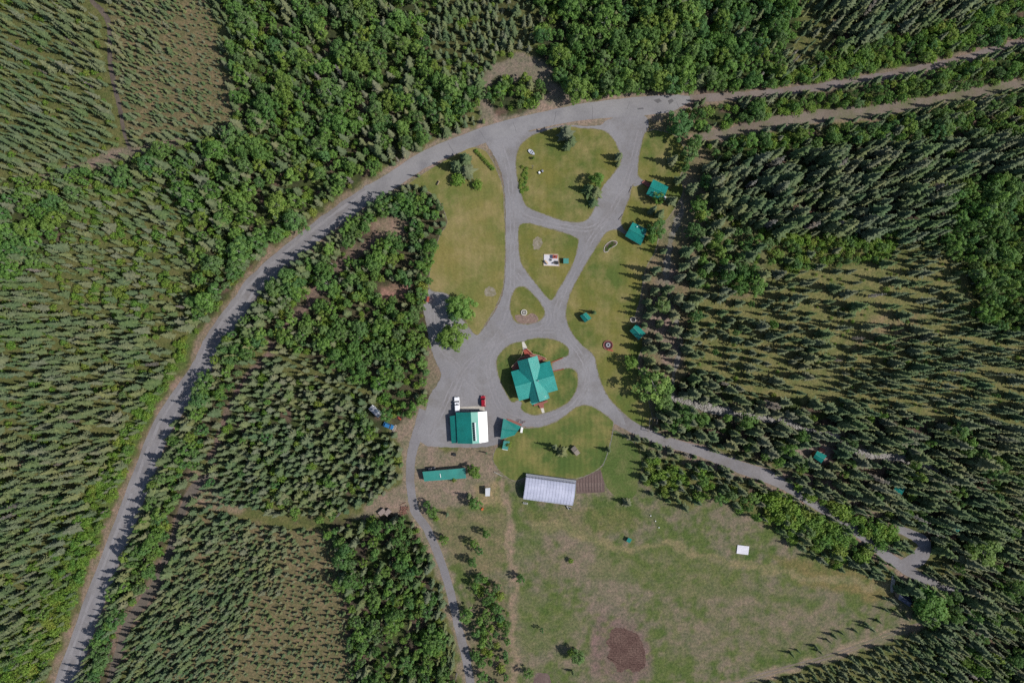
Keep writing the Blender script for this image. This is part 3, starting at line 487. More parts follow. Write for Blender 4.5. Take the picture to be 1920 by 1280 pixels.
sheet('gravel_patch', [(911, 541), (920, 537), (928, 543), (930, 550), (922, 556), (911, 554), (908, 547)], 0.056, mBare, 4, 1.1)
sheet('gravel_patch', [(1001, 449), (1008, 443), (1016, 448), (1017, 458), (1011, 467), (1002, 467), (999, 458)], 0.056, mBare, 4, 1.1)
sheet('concrete_apron', [(861, 763.5), (885, 761.5), (908, 761), (909, 772), (900, 772.5), (899, 767.5), (862, 769)], 0.05, mConc, 1, 0.3)
sheet('path', [(1158, 431), (1163, 426), (1176, 435), (1172, 440)], 0.058, mGreyWood, 1, 0)
sheet('path', [(1186, 346), (1208, 338.5), (1211, 343), (1190, 350)], 0.058, mYard, 1, 0.2)
sheet('path', [(1673, 1077), (1679, 1076), (1677, 1100), (1674, 1110), (1669, 1107), (1671, 1090)], 0.03, mConc, 2, 0.2)
sheet('tilled_field', TILLED, 0.014, M('ploughed_earth', (0.165, 0.105, 0.086), (0.11, 0.064, 0.054), 0.22, 0.95, 0.5, 0.1, wave=(0.45, 'Y', 0.2), fine=0.4), 9, 1.6)
sheet('tilled_field', [(1004, 1264), (1018, 1261), (1030, 1266), (1034, 1300), (1000, 1300)], 0.014, mSoil)

# stony creek bed: one sheet, plus its scattered cobbles as stuff
ribbon('creek_bed', CREEK, 0.016, mRock, 2.2)
ribbon('dry_creek', DRYCREEK, 0.013, sheetmat('dry_creek_gravel', (0.2, 0.185, 0.165), (0.15, 0.135, 0.11), (0.13, 0.125, 0.07), 0.12, 0.3, 0.4, 0.5), 2.6)
cb = MB(); q = smooth(CREEK, 8)
for i, (x, y, w) in enumerate(q):
    for _ in range(11):
        c = P(x + jit(5), y + jit(w * .5)); r = RNG.uniform(0.12, 0.42)
        pts = [(c.x + r * RNG.uniform(.7, 1.2) * math.cos(a), c.y + r * RNG.uniform(.7, 1.2) * math.sin(a)) for a in (0, 1.1, 2.2, 3.2, 4.2, 5.2)]
        cb.prism([(a, b, 0.0) for a, b in pts], [(c.x + (a - c.x) * .6, c.y + (b - c.y) * .6, r * .7) for a, b in pts])
tag(cb.build('cobbles', M('pale_cobble', (0.4, 0.385, 0.36), (0.24, 0.225, 0.21), 0.7)), 'pale grey cobbles strewn along the stony creek bed', 'stones', kind='stuff')

# ------------------------------------------------------------------ trees
class Tree:
    """foliage faces with a per-face tone, plus a trunk"""
    def __init__(s): s.c = MB(); s.t = MB(); s.tone = []
    def leaf(s, pts, tone): s.c.face(pts); s.tone.append(tone)
    def finish(s, name, mc, mt):
        def tones(me, n0=0):
            a = me.attributes.new('tone', 'FLOAT', 'FACE'); v = np.zeros(len(me.polygons), np.float32); v[:len(s.tone)] = s.tone
            a.data.foreach_set('value', v)
        cm = s.c.mesh(name + '_crown', mc); tones(cm); tm = s.t.mesh(name + '_trunk', mt)
        b = MB(); b.v = s.c.v + s.t.v; k = len(s.c.v); b.f = s.c.f + [tuple(i + k for i in f) for f in s.t.f]; b.m = [0] * len(s.c.f) + [1] * len(s.t.f)
        whole = b.mesh(name + '_whole', [mc, mt]); tones(whole)
        return cm, tm, whole
def spruce(seed, h, r, gap=0.4, low=0.05, full=0.72, mc=None, nm='spruce'):
    g = random.Random(seed); T = Tree(); z = h * low
    bx, by = g.uniform(-.2, .2), g.uniform(-.2, .2)
    lop = g.uniform(0, 6.28)
    while z < h * 0.97:
        t = z / h; R = r * min(1, .55 + 3 * t) * ((1 - t) ** full) * g.uniform(0.7, 1.2) + 0.1
        k = max(4, int(4 + 6 * (R / r) + g.random()))
        a0 = g.uniform(0, 6.28)
        for j in range(k):
            a = a0 + 6.283 * j / k + g.uniform(-.22, .22); L = R * g.uniform(0.5, 1.25) * (1 + 0.14 * math.cos(a - lop))
            if g.random() < 0.1: continue
            dz = -0.30 * L + g.uniform(-.12, .1); tone = min(1, max(0, g.gauss(0.5, 0.2)))
            for da, ll in ((0, 1.0), (0.36, 0.68), (-0.36, 0.68)):
                aa = a + da; ca, sa = math.cos(aa), math.sin(aa); l = L * ll * g.uniform(.9, 1.1); wd = min(0.42, 0.17 * L + 0.06)
                tip = (l * ca, l * sa, z + dz * ll + (.1 * L if ll == 1 else 0)); zz = z + dz * ll * .42
                ml = (l * .55 * ca - wd * sa, l * .55 * sa + wd * ca, zz - .16 * wd); mr = (l * .55 * ca + wd * sa, l * .55 * sa - wd * ca, zz - .16 * wd)
                T.leaf([(0, 0, z), mr, tip, ml], tone)
        z += gap * g.uniform(.9, 1.6) * (1.1 - 0.4 * t)
    for a in (0, 2.1, 4.2):
        T.leaf([(0, 0, h), (.1 * math.cos(a), .1 * math.sin(a), h * .93), (.1 * math.cos(a + 1.5), .1 * math.sin(a + 1.5), h * .93)], 0.6)
    T.t.tube((0, 0, -.2), (0, 0, h * .5), 0.016 * h, 0.009 * h, 7); T.t.tube((0, 0, h * .5), (0, 0, h * .95), 0.009 * h, 0.01, 5)
    return T.finish(nm, mc or mSpr, mBark)
def clump(T, g, c, rad, n, ls, flat=.8):
    ct = g.gauss(0.5, 0.13)
    for _ in range(n):
        while True:
            d = Vector((g.uniform(-1, 1), g.uniform(-1, 1), g.uniform(-1, 1)))
            if 0.05 < d.length < 1: break
        d.normalize(); p = Vector(c) + Vector((d.x, d.y, d.z * flat)) * rad * g.uniform(.45, 1.08)
        nrm = (d + Vector((g.uniform(-.7, .7), g.uniform(-.7, .7), g.uniform(0, 1.35)))).normalized()
        u = nrm.orthogonal().normalized(); u.rotate(__import__('mathutils').Quaternion(nrm, g.uniform(0, 6.28))); w = nrm.cross(u)
        a, b = ls * g.uniform(.6, 1.25), ls * g.uniform(.4, .8)
        T.leaf([p - u * a, p - w * b, p + u * a, p + w * b], min(1, max(0, ct + g.gauss(0, .14))))
def leafy(seed, h, r, n=30, ls=0.25, per=46):
    g = random.Random(seed); T = Tree(); zc = h * .62; lobes = [(g.uniform(0, 6.28), g.uniform(.75, 1.25)) for _ in range(5)]
    T.t.tube((0, 0, -.2), (0, 0, h * .6), 0.018 * h, 0.01 * h, 7); T.t.tube((0, 0, h * .6), (0, 0, h * .9), 0.01 * h, 0.02, 5)
    for i in range(n):
        f = (i + .5) / n; zz = -1 + 2 * f; rr = math.sqrt(max(0, 1 - zz * zz)); a = i * 2.4 + g.uniform(-.5, .5)
        amp = 1.0
        for la, lm in lobes: amp += (lm - 1) * max(0, math.cos(a - la)) ** 2
        s = g.uniform(.45, 1.1) * amp
        c = (r * rr * s * math.cos(a), r * rr * s * math.sin(a), zc + zz * h * .36 * g.uniform(.85, 1.05) - (h * .05 * rr))
        if g.random() < .06: continue
        clump(T, g, c, (r * .6 + .7) * g.uniform(.22, .42), per, ls)
        if i % 4 == 1: T.t.tube((0, 0, max(h * .2, c[2] - h * .22)), (c[0] * .85, c[1] * .85, c[2]), 0.006 * h, 0.012, 4)
    return T.finish('birch', mLeaf, mBirch)
def bush(seed, h, r):
    g = random.Random(seed); T = Tree()
    for i in range(13):
        a = i * 2.4; s = math.sqrt((i + .5) / 13)
        c = (r * s * .8 * math.cos(a), r * s * .8 * math.sin(a), h * (.78 - .45 * s * s) * g.uniform(.85, 1.1)); clump(T, g, c, r * g.uniform(.3, .42), 24, 0.24)
        T.t.tube((0, 0, -.1), c, 0.05, 0.02, 4)
    return T.finish('shrub', mBush, mGreyWood)

SP = [spruce(s, h, r, gp) for s, h, r, gp in ((1, 10, 1.55, .42), (2, 10, 1.3, .42), (3, 10, 1.75, .45), (4, 10, 1.15, .4), (5, 10, 1.45, .4), (6, 10, 1.9, .45))]
SPW = [spruce(s, h, r, gp) for s, h, r, gp in ((11, 6, 1.55, .34), (12, 6, 1.8, .34), (13, 6, 1.4, .33), (14, 6, 2.0, .36))]
ST = [spruce(s, h, r, gp, .02) for s, h, r, gp in ((21, 3, .55, .2), (22, 3, .45, .2), (23, 3, .62, .22))]
LF = [leafy(s, 8, r, n) for s, r, n in ((31, 2.0, 28), (32, 2.3, 32), (33, 1.6, 24), (34, 2.1, 26), (35, 2.5, 36), (36, 1.3, 22), (37, 1.1, 20), (38, 1.8, 22))]
BU = [bush(s, 3, r) for s, r in ((41, 1.5), (42, 1.8), (43, 1.3), (44, 1.6))]
DE = [spruce(s, 8, .8, .75, .1, .5, mDead, 'dead') for s in (51, 52, 53)]
PROT = {'D': DE, 'S': SP, 'W': SPW, 'T': ST, 'L': LF, 'B': BU}
PH = {'D': 8, 'S': 10, 'W': 6, 'T': 3, 'L': 8, 'B': 3}

# hand placed trees seen one by one around the yard: (px, py, kind, height m, crown scale, label)
LONE = [
 (1061, 247, 'S', 8.5, 1.35, 'larger dark spruce of the clump by the asphalt road on the island lawn'), (1072, 262, 'S', 7.5, 1.25, 'dark spruce on the lawn side of the clump by the asphalt road'), (1064, 272, 'S', 6.5, 1.2, 'smaller spruce at the lower end of the clump by the asphalt road'),
 (1162, 292, 'W', 5.5, .8, 'lone spruce on the lawn edge beside the wide right hand drive'), (1159, 305, 'W', 4.2, .7, 'little spruce just below the lone lawn edge spruce by the drive'),
 (1121, 336, 'L', 5.5, .8, 'small leafy tree at the top of the clump on the island lawn'), (1106, 353, 'W', 6.2, .9, 'left spruce of the clump beside the wide drive'), (1118, 357, 'W', 6, .85, 'right spruce of the clump beside the wide drive'), (1113, 377, 'W', 5.2, .8, 'spruce standing just below the clump on the island lawn'),
 (874, 296, 'W', 7, 1.0, 'pale spruce nearest the asphalt road on the west lawn'), (856, 309, 'W', 7.5, 1.05, 'yellow green spruce at the left of the west lawn clump'), (874, 318, 'W', 6.5, 1.0, 'spruce in the middle of the west lawn clump'), (861, 316, 'W', 6, .9, 'low spruce tucked inside the west lawn clump'),
 (858, 337, 'B', 4.2, 1.25, 'round green bush at the foot of the west lawn spruces'), (895, 346, 'B', 3.6, 1.15, 'round dark green bush alone at the right of the west lawn clump'),
 (862, 574, 'L', 7.5, 1.25, 'large leafy tree on the tip of the west lawn beside the parking pad'), (850, 591, 'L', 4.5, .8, 'small leafy tree below the large one beside the parking pad'), (875, 588, 'L', 4.8, .75, 'small leafy tree at the lower right of the parking pad trees'),
 (847, 632, 'L', 7.5, 1.35, 'broad leafy tree standing in the gravel yard left of the log house'), (838, 622, 'L', 5, .8, 'smaller leafy tree touching the broad one in the gravel yard'),
 (1041, 840, 'S', 6.2, 1.0, 'grey green spruce on the south lawn left of its twin'), (1054, 849, 'W', 5.5, .85, 'dark spruce on the south lawn beside the plank roofed hutch'),
 (1274, 236, 'L', 7.5, 1.25, 'leafy tree at the fork between asphalt road and east lawn'), (1294, 291, 'L', 6.5, 1.1, 'leafy tree at the top right corner of the east lawn'),
 (1324, 341, 'L', 5, .8, 'pale leafy tree right of the upper cabin across the dry creek'), (1310, 384, 'L', 5.5, .9, 'leafy tree right of the creek between the two upper cabins'),
 (1230, 428, 'L', 6.5, .95, 'leafy tree shading the right side of the second cabin'), (1222, 447, 'L', 5, .7, 'slim leafy tree at the lower right corner of the second cabin'),
 (1115, 585, 'W', 4.6, .6, 'small spruce touching the right side of the little shed'), (1242, 574, 'L', 6.5, 1.1, 'bright green leafy tree above the cabin with the stone fire ring'), (1305, 592, 'L', 5, 1.0, 'low bright leafy tree right of the dry creek by the fire ring cabin'),
 (1184, 680, 'L', 5.5, .8, 'leafy tree on the east lawn below the round red deck'), (1226, 722, 'L', 9.5, 1.45, 'largest broad leafy tree at the lower end of the east lawn'), (1243, 748, 'L', 6.5, 1.1, 'leafy tree at the lower edge of the largest broad one'),
 (1283, 778, 'L', 7, 1.2, 'leafy tree below the pale creek stones near the timber frame'), (1318, 786, 'L', 6, 1.0, 'leafy tree beside the pale creek stones, right of the timber frame'), (1260, 800, 'L', 5.5, .9, 'leafy tree at the drive edge right of the timber frame'),
 (1231, 805, 'W', 4.5, .7, 'small spruce at the drive edge beside the timber frame'), (1222, 678, 'S', 9, 1.1, 'spruce at the right edge of the east lawn above the broad tree'),
 (1178, 944, 'W', 5, .75, 'lone spruce at the lower tip of the tall grass meadow'), (1293, 935, 'W', 4.2, .7, 'lone spruce in the field below the row of drive side trees'), (1222, 926, 'W', 3.8, .7, 'spruce at the right edge of the tall grass meadow'),
 (1070, 1051, 'B', 2.6, .95, 'round bush alone in the upper field'), (976, 1083, 'L', 4, .75, 'small leafy tree at the left edge of the field'), (1016, 1180, 'L', 3.2, .45, 'thin pale little tree on the green patch of the field'),
 (1084, 1232, 'L', 5, .9, 'broad leafy tree left of the ploughed patch'), (1070, 1222, 'L', 4, .6, 'smaller leafy tree left of the broad one by the ploughed patch'), (1075, 1262, 'W', 3.5, .5, 'narrow dark tree below the broad one by the ploughed patch'), (990, 1262, 'L', 4.2, .7, 'leafy tree beside the small tilled plot at the bottom edge'),
 (1564, 1064, 'B', 3, .75, 'round bush alone at the right end of the field'), (1640, 1068, 'W', 6, .7, 'tall dark spruce of the pair where the field path meets the drive'), (1652, 1076, 'W', 5.4, .65, 'second spruce of the pair where the field path meets the drive'),
 (1742, 1125, 'L', 8, 1.6, 'large leafy tree over the dark roofed cabin'), (1756, 1150, 'L', 7, 1.3, 'leafy tree below the large one by the dark roofed cabin'), (1725, 1140, 'L', 6, 1.0, 'leafy tree touching the lower side of the dark roofed cabin'), (1838, 1030, 'L', 9, 1.5, 'tall leafy tree at the end of the right hand drive loop'),
 (801, 945, 'L', 4, .6, 'leafy tree beside the lower drive below the long shed'), (810, 960, 'L', 4.8, .8, 'rounder leafy tree beside the lower drive bend'), (817, 972, 'B', 3.2, .8, 'green bush under the leafy trees by the lower drive bend'), (838, 966, 'S', 4.5, .7, 'thin dark spruce right of the lower drive bend'),
 (890, 943, 'L', 4.6, .75, 'leafy tree below the striped roof hutch'), (879, 932, 'S', 5, .8, 'dark spruce left of the tree below the striped roof hutch'), (889, 884, 'L', 4.6, .75, 'leafy tree at the right end of the long teal shed'), (851, 899, 'B', 3.4, .6, 'green bush against the lower side of the long teal shed'), (897, 893, 'B', 2.8, .6, 'dark bush right of the long teal shed'),
 (832, 1010, 'L', 4.6, .7, 'leafy tree right of the straight lower drive'), (888, 1018, 'L', 4.4, .55, 'thin leafy tree in the middle of the brown clearing'), (899, 1032, 'L', 4.2, .6, 'leafy tree at the right of the brown clearing'), (885, 1053, 'L', 5, .6, 'leafy tree at the lower end of the brown clearing'), (911, 1000, 'L', 4.4, .5, 'sparse tree at the top of the brown clearing'),
 (874, 1152, 'L', 5.5, 1.0, 'round leafy tree at the right verge of the lower drive'), (920, 1118, 'L', 5, .7, 'leafy tree at the top of the row right of the lower drive'), (932, 1140, 'L', 4.6, .65, 'leafy tree leaning to the field in the row right of the lower drive'),
 (953, 833, 'B', 3.2, .8, 'yellow green bush between the teal shed and its lean-to roof'), (912, 850, 'W', 3, .35, 'little dark spruce below the garage'),
 (1000, 296, 'B', 2.2, .55, 'green bush between the silver boat and the drive'), (988, 325, 'B', 1.4, .8, 'low green bush on the bed at the left edge of the island lawn'), (986, 342, 'B', 1.4, .8, 'low green bush at the lower end of the bed on the island lawn'),
]
random_state = random.Random(99)
trees = []      # (bx, by, kind, h, wscale, stand, lone label)
grid = {}
GS = 8
def free(x, y, d):
    i, j = int(x // GS), int(y // GS); n = int(d // GS) + 1
    for a in range(i - n, i + n + 1):
        for b in range(j - n, j + n + 1):
            for (u, v, e) in grid.get((a, b), ()):
                if (u - x) ** 2 + (v - y) ** 2 < (0.5 * (d + e)) ** 2: return False
    return True
def put(x, y, d): grid.setdefault((int(x // GS), int(y // GS)), []).append((x, y, d))
def foot(x, y, h, k): s = 1 - k * h / H; return 960 + (x - 960) * s, 640 + (y - 640) * s
for x, y, kd, h, ws, lab in LONE:
    if kd != 'B': h *= 1.32; ws *= 1.18
    if kd == 'L' and ws < 1.15: ws *= 1.3
    bx, by = foot(x, y, h, .5); put(bx, by, 14 if kd != 'B' else 9); trees.append((bx, by, kd, h, ws, None, lab))
# tall spruces along the creek that throw the long shadows over the east lawn
for n in range(5200 * 16):
    x, y = random_state.uniform(-150, 2070), random_state.uniform(-150, 1430)
    j, i = cell(x, y); zi = zone[j, i]; poly, g, sp, mix, ph = ZONES[zi]
    if not sp: continue
    r = random_state.uniform(0, sum(m[1] for m in mix))
    for kd, w, h0, h1 in mix:
        r -= w
        if r <= 0: break
    h = h0 * .82 + (h1 * 1.08 - h0 * .82) * random_state.betavariate(1.5, 1.8)
    d = sp * (0.62 if kd == 'B' else 1.0) * random_state.uniform(.78, 1.15) * (0.8 + 0.25 * (h - h0) / (h1 - h0))
    gap = GAP[j, i]; d *= .74 + .52 * gap + (.55 if gap > .68 else 0) * (zi not in (10, 11)); h *= .78 + .44 * TALL[j, i]
    if kd == 'T' and zi == 2: h *= max(.45, 1.15 - (x - 230) / 320.0)
    if kd == 'T' and zi == 12: h *= max(.5, 1.2 - max(0, (x - 330) / 420.0 + (y - 1000) / 700.0))
    bx, by = foot(x, y, h, .45); jj, ii = cell(bx, by)
    if NO[jj, ii] or not free(bx, by, d): continue
    put(bx, by, d)
    if kd == 'S' and zi in (11, 9, 10, 26, 4, 33, 37): kd2 = 'W'
    else: kd2 = kd
    ws = random_state.uniform(.72, 1.32)
    if kd2 == 'S' and h > 5 and random_state.random() < .022: kd2 = 'D'
    if kd2 == 'S': ws *= 1.22
    if zi in (1, 22, 23): ws *= .82
    if zi in (15, 19, 24): ws *= .95
    if kd2 == 'W': ws *= .8
    trees.append((bx, by, kd2, h, ws, ph, None))
# sparse tall trees on the strip between the east lawn and the creek
for x, y, kd, h in [(1214, 520, 'S', 9), (1232, 505, 'S', 11), (1256, 540, 'S', 11), (1245, 560, 'S', 10), (1238, 632, 'S', 10), (1250, 648, 'S', 11), (1232, 690, 'S', 10), (1218, 590, 'S', 9), (1300, 490, 'S', 12), (1312, 530, 'S', 12), (1310, 560, 'S', 11), (1268, 590, 'S', 11), (1270, 620, 'S', 11), (1212, 655, 'S', 8), (1275, 335, 'S', 10), (1262, 300, 'S', 9), (1318, 370, 'S', 11), (1340, 345, 'S', 12), (1236, 372, 'L', 5.5), (1322, 450, 'S', 11), (1242, 706, 'S', 9), (1212, 720, 'S', 8), (1238, 400, 'S', 9), (1262, 372, 'S', 10), (1300, 352, 'S', 11), (1246, 470, 'S', 8), (1290, 470, 'S', 12), (1284, 500, 'S', 11), (1278, 520, 'S', 12), (1300, 515, 'S', 10), (1230, 545, 'S', 8), (1274, 560, 'S', 11), (1292, 575, 'S', 12), (1225, 580, 'S', 9), (1240, 605, 'S', 9), (1225, 655, 'S', 10), (1218, 640, 'S', 8.5), (1262, 660, 'S', 10), (1204, 700, 'S', 8), (1256, 690, 'S', 11), (1330, 310, 'S', 11), (1345, 420, 'S', 12), (1355, 380, 'S', 12), (1300, 430, 'L', 6), (1318, 405, 'L', 6), (1225, 392, 'S', 8), (1300, 625, 'S', 10), (1290, 655, 'S', 11), (1236, 760, 'L', 6), (1262, 240, 'L', 5), (1304, 268, 'L', 6.5), (1285, 315, 'L', 5.5), (1216, 566, 'S', 8), (1210, 610, 'S', 7)]:
    h *= 1.22; bx, by = foot(x, y, h, .5); trees.append((bx, by, kd, h, 1.1, 'line of trees between the east lawn and the creek', None))

for x, y, h in [(1566, 1194, 5), (1556, 1203, 4.5), (1532, 1214, 4.5), (1538, 1222, 4), (1486, 1228, 5), (1498, 1221, 3.5), (1606, 1184, 3.5), (1628, 1172, 5), (1636, 1180, 5.5), (1650, 1166, 4), (1664, 1146, 5), (1676, 1128, 6), (1684, 1150, 5.5), (1700, 1160, 5), (1660, 1122, 4.5), (1580, 1188, 4), (1634, 1070, 5), (1628, 1064, 4)]:
    bx, by = foot(x, y, h, .5); trees.append((bx, by, 'S', h, 1.1, 'loose line of small spruces above the bottom right track', None))
def fam(k): return {'D': 'D', 'S': 'S', 'W': 'S', 'T': 'S', 'L': 'L', 'B': 'B'}[k]
def seen(t):
    h = t[3]; x, y = foot(t[0], t[1], -h * .9, .5)
    if not (4 < x < 1916 and 4 < y < 1276): return -1
    r = {'D': .08, 'S': .16, 'W': .28, 'T': .18, 'L': .27, 'B': .5}[t[2]] * h * t[4]
    lean = h * math.hypot(t[0] - 960, t[1] - 640) * K / H
    return (2 * r + lean) * 2 * r
score = {}
for i, t in enumerate(trees): score[i] = (1e6 if t[6] else seen(t))
solo = set()
for fk in 'SLBD':
    ids = sorted([i for i in score if fam(trees[i][2]) == fk and score[i] > 0], key=lambda i: -score[i]); solo |= set(ids[:300])
NAMES = {'D': ('dead_tree', 'dead tree'), 'S': ('spruce_tree', 'spruce'), 'L': ('leafy_tree', 'leafy tree'), 'B': ('green_shrub', 'shrub')}
LOOK = {'D': 'bare grey dead spruce', 'S': 'dark green spruce', 'L': 'bright green leafy tree', 'B': 'low green shrub'}
rest = {'D': [], 'S': [], 'L': [], 'B': []}
for i, (bx, by, kd, h, ws, ph, lab) in enumerate(trees):
    fk = fam(kd); kk = kd
    pi = random_state.randrange(len(PROT[kd])) if not (lab and kd == 'L') else random_state.choice((0, 1, 3, 4)); sc = h / PH[kd]; rz = random_state.uniform(0, 6.283)
    p = P(bx, by); sx = sc * ws if kd != 'T' else sc * ws * 1.15
    if i in solo:
        nm, cat = NAMES[fk]
        o = thing(nm, lab or (LOOK[fk] + ' in the ' + ph), cat, p, rz, ('lone ' if lab else '') + cat + 's ' + ('around the yard' if lab else 'in the ' + ph))
        o.scale = (sx, sx, sc)
        for part, me in (('crown' if fk != 'B' else 'foliage', PROT[kd][pi][0]), ('trunk' if fk != 'B' else 'stems', PROT[kd][pi][1])):
            c = bpy.data.objects.new(part, me); COL.objects.link(c); c.parent = o
    else:
        rest[fk].append((p, {'D': 0, 'S': 0, 'W': len(SP), 'T': len(SP) + len(SPW), 'L': 0, 'B': 0}[kd] + pi, rz, (sx, sx, sc)))
def scatter(name, items, protos, label, cat):
    pc = bpy.data.collections.new(name + '_kinds')
    for k, (_, _, whole) in enumerate(protos):
        pc.objects.link(bpy.data.objects.new('%s_kind_%02d' % (name, k), whole))
    me = bpy.data.meshes.new(name); me.from_pydata([it[0] for it in items], [], [])
    a = me.attributes.new('pick', 'INT', 'POINT'); a.data.foreach_set('value', [it[1] for it in items])
    a = me.attributes.new('turn', 'FLOAT_VECTOR', 'POINT'); a.data.foreach_set('vector', [c for it in items for c in (random_state.gauss(0, .03), random_state.gauss(0, .03), it[2])])
    a = me.attributes.new('size', 'FLOAT_VECTOR', 'POINT'); a.data.foreach_set('vector', [c for it in items for c in it[3]])
    o = bpy.data.objects.new(name, me); COL.objects.link(o); tag(o, label, cat, kind='stuff')
    ng = bpy.data.node_groups.new(name, 'GeometryNodeTree')
    ng.interface.new_socket('Geometry', in_out='INPUT', socket_type='NodeSocketGeometry'); ng.interface.new_socket('Geometry', in_out='OUTPUT', socket_type='NodeSocketGeometry')
    i, ou = ng.nodes.new('NodeGroupInput'), ng.nodes.new('NodeGroupOutput')
    ci = ng.nodes.new('GeometryNodeCollectionInfo'); ci.inputs[0].default_value = pc; ci.inputs[1].default_value = True; ci.inputs[2].default_value = True
    ip = ng.nodes.new('GeometryNodeInstanceOnPoints'); ip.inputs['Pick Instance'].default_value = True
    def attr(nm, ty):
        n = ng.nodes.new('GeometryNodeInputNamedAttribute'); n.data_type = ty; n.inputs[0].default_value = nm; return n.outputs[0]
    L = ng.links.new
    L(i.outputs[0], ip.inputs['Points']); L(ci.outputs[0], ip.inputs['Instance']); L(attr('pick', 'INT'), ip.inputs['Instance Index'])
    L(attr('turn', 'FLOAT_VECTOR'), ip.inputs['Rotation']); L(attr('size', 'FLOAT_VECTOR'), ip.inputs['Scale']); L(ip.outputs[0], ou.inputs[0])
    md = o.modifiers.new('scatter', 'NODES'); md.node_group = ng
scatter('spruce_forest', rest['S'], SP + SPW + ST, 'thousands of spruces, tall to stunted, filling the forest and bogs around the clearing', 'spruce forest')
scatter('leafy_forest', rest['L'], LF, 'countless leafy birches and poplars filling the woods around the clearing', 'leafy forest')
scatter('undergrowth', rest['B'], BU, 'low green brush along the roads and between the forest trees', 'undergrowth')
print('TREES', len(trees), {k: len(v) for k, v in rest.items()}, len(solo))

# ------------------------------------------------------------------ buildings
def rel(root, pts): return [tuple(Vector(p) - root.location) for p in pts]
def slab(mb, pts, th=0.12, mi=0):
    """a roof panel with thickness; pts counter-clockwise seen from above"""
    a = sum(pts[i][0] * pts[(i + 1) % len(pts)][1] - pts[(i + 1) % len(pts)][0] * pts[i][1] for i in range(len(pts)))
    if a < 0: pts = pts[::-1]
    mb.prism([(x, y, z - th) for x, y, z in pts], pts, mi)
def inset(pts, k):
    n = len(pts); cx = sum(p[0] for p in pts) / n; cy = sum(p[1] for p in pts) / n
    return [(cx + (p[0] - cx) * k, cy + (p[1] - cy) * k) + tuple(p[2:]) for p in pts]
def opening(root, a, b, t, w, h, z, name):
    """door or window set in the wall running a->b (local xy), on its outer face"""
    a, b = Vector(a[:2]), Vector(b[:2]); d = (b - a).normalized(); n = Vector((d.y, -d.x)); c = a + (b - a) * t + n * .03; rz = math.atan2(d.y, d.x)
    f = MB(); f.box((c.x, c.y, z + h / 2), (w, .08, h), rz); fo = f.build(name, mWood if name == 'window' else mRedPaint, root)
    c2 = c + n * .045
    g = MB()
    if name == 'window': g.box((c2.x, c2.y, z + h / 2), (w - .16, .03, h - .16), rz); g.build('pane', mGlass, fo)
    else:
        k = c2 + d * (w * .36); g.box((k.x, k.y, z + 1.0), (.06, .06, .12), rz); g.build('handle', mSteel, fo)
def walls(root, foot, low, mat, door=0, k=.93, wins=(1, 2, 3)):
    f = inset(foot, k); a = sum(f[i][0] * f[(i + 1) % len(f)][1] - f[(i + 1) % len(f)][0] * f[i][1] for i in range(len(f)))
    if a < 0: f = f[::-1]
    mb = MB(); mb.prism([(x, y, -.1) for x, y, z in f], [(x, y, z - .14) for x, y, z in f]); mb.build('wall', mat, root)
    for i in range(len(f)):
        p, q2 = f[i], f[(i + 1) % len(f)]; L = math.hypot(p[0] - q2[0], p[1] - q2[1])
        if L < 1.4: continue
        if i == door: opening(root, p, q2, .5, .95, min(2.05, low - .3), 0.02, 'door')
        elif L > 2.4 and low > 1.9: opening(root, p, q2, .5, min(1.2, L * .35), .9, min(1.0, low - 1.25), 'window')
def gable(name, label, cat, A, B, C, D, ze, zr, mroof, mwall=None, group=None, vents=(), door=0, k=.92):
    """A->B one gable end, D->C the other, in photo pixels; ridge runs from mid AB to mid DC"""
    R1 = P((A[0] + B[0]) / 2, (A[1] + B[1]) / 2, zr); R2 = P((C[0] + D[0]) / 2, (C[1] + D[1]) / 2, zr)
    a, b, c, d = (P(*p, ze) for p in (A, B, C, D)); cen = (a + b + c + d) / 4; cen.z = 0
    root = thing(name, label, cat, cen, 0, group); ro = math.atan2(R2.y - R1.y, R2.x - R1.x)
    root.rotation_euler.z = ro
    def lo(v): v = Vector(v) - cen; ca, sa = math.cos(-ro), math.sin(-ro); return (v.x * ca - v.y * sa, v.x * sa + v.y * ca, v.z)
    a, b, c, d, r1, r2 = map(lo, (a, b, c, d, R1, R2))
    for q4 in ([a, r1, r2, d], [r1, b, c, r2]):
        m = MB(); slab(m, q4); m.build('roof', mroof, root)
    m = MB(); m.tube((r1[0], r1[1], r1[2] + .02), (r2[0], r2[1], r2[2] + .02), .1, n=6); m.build('ridge_cap', mroof, root)
    walls(root, [a, r1, b, c, r2, d], ze, mwall or mLog, door, k)
    for px, py, r, hh, mm in vents:
        v = lo(P(px, py, (ze + zr) / 2)); t = MB(); t.tube((v[0], v[1], v[2] - .4), (v[0], v[1], v[2] + hh), r, n=8); t.tube((v[0], v[1], v[2] + hh), (v[0], v[1], v[2] + hh + .12), r * 1.5, n=8); t.build('chimney_pipe', mm, root)
    return root, lo

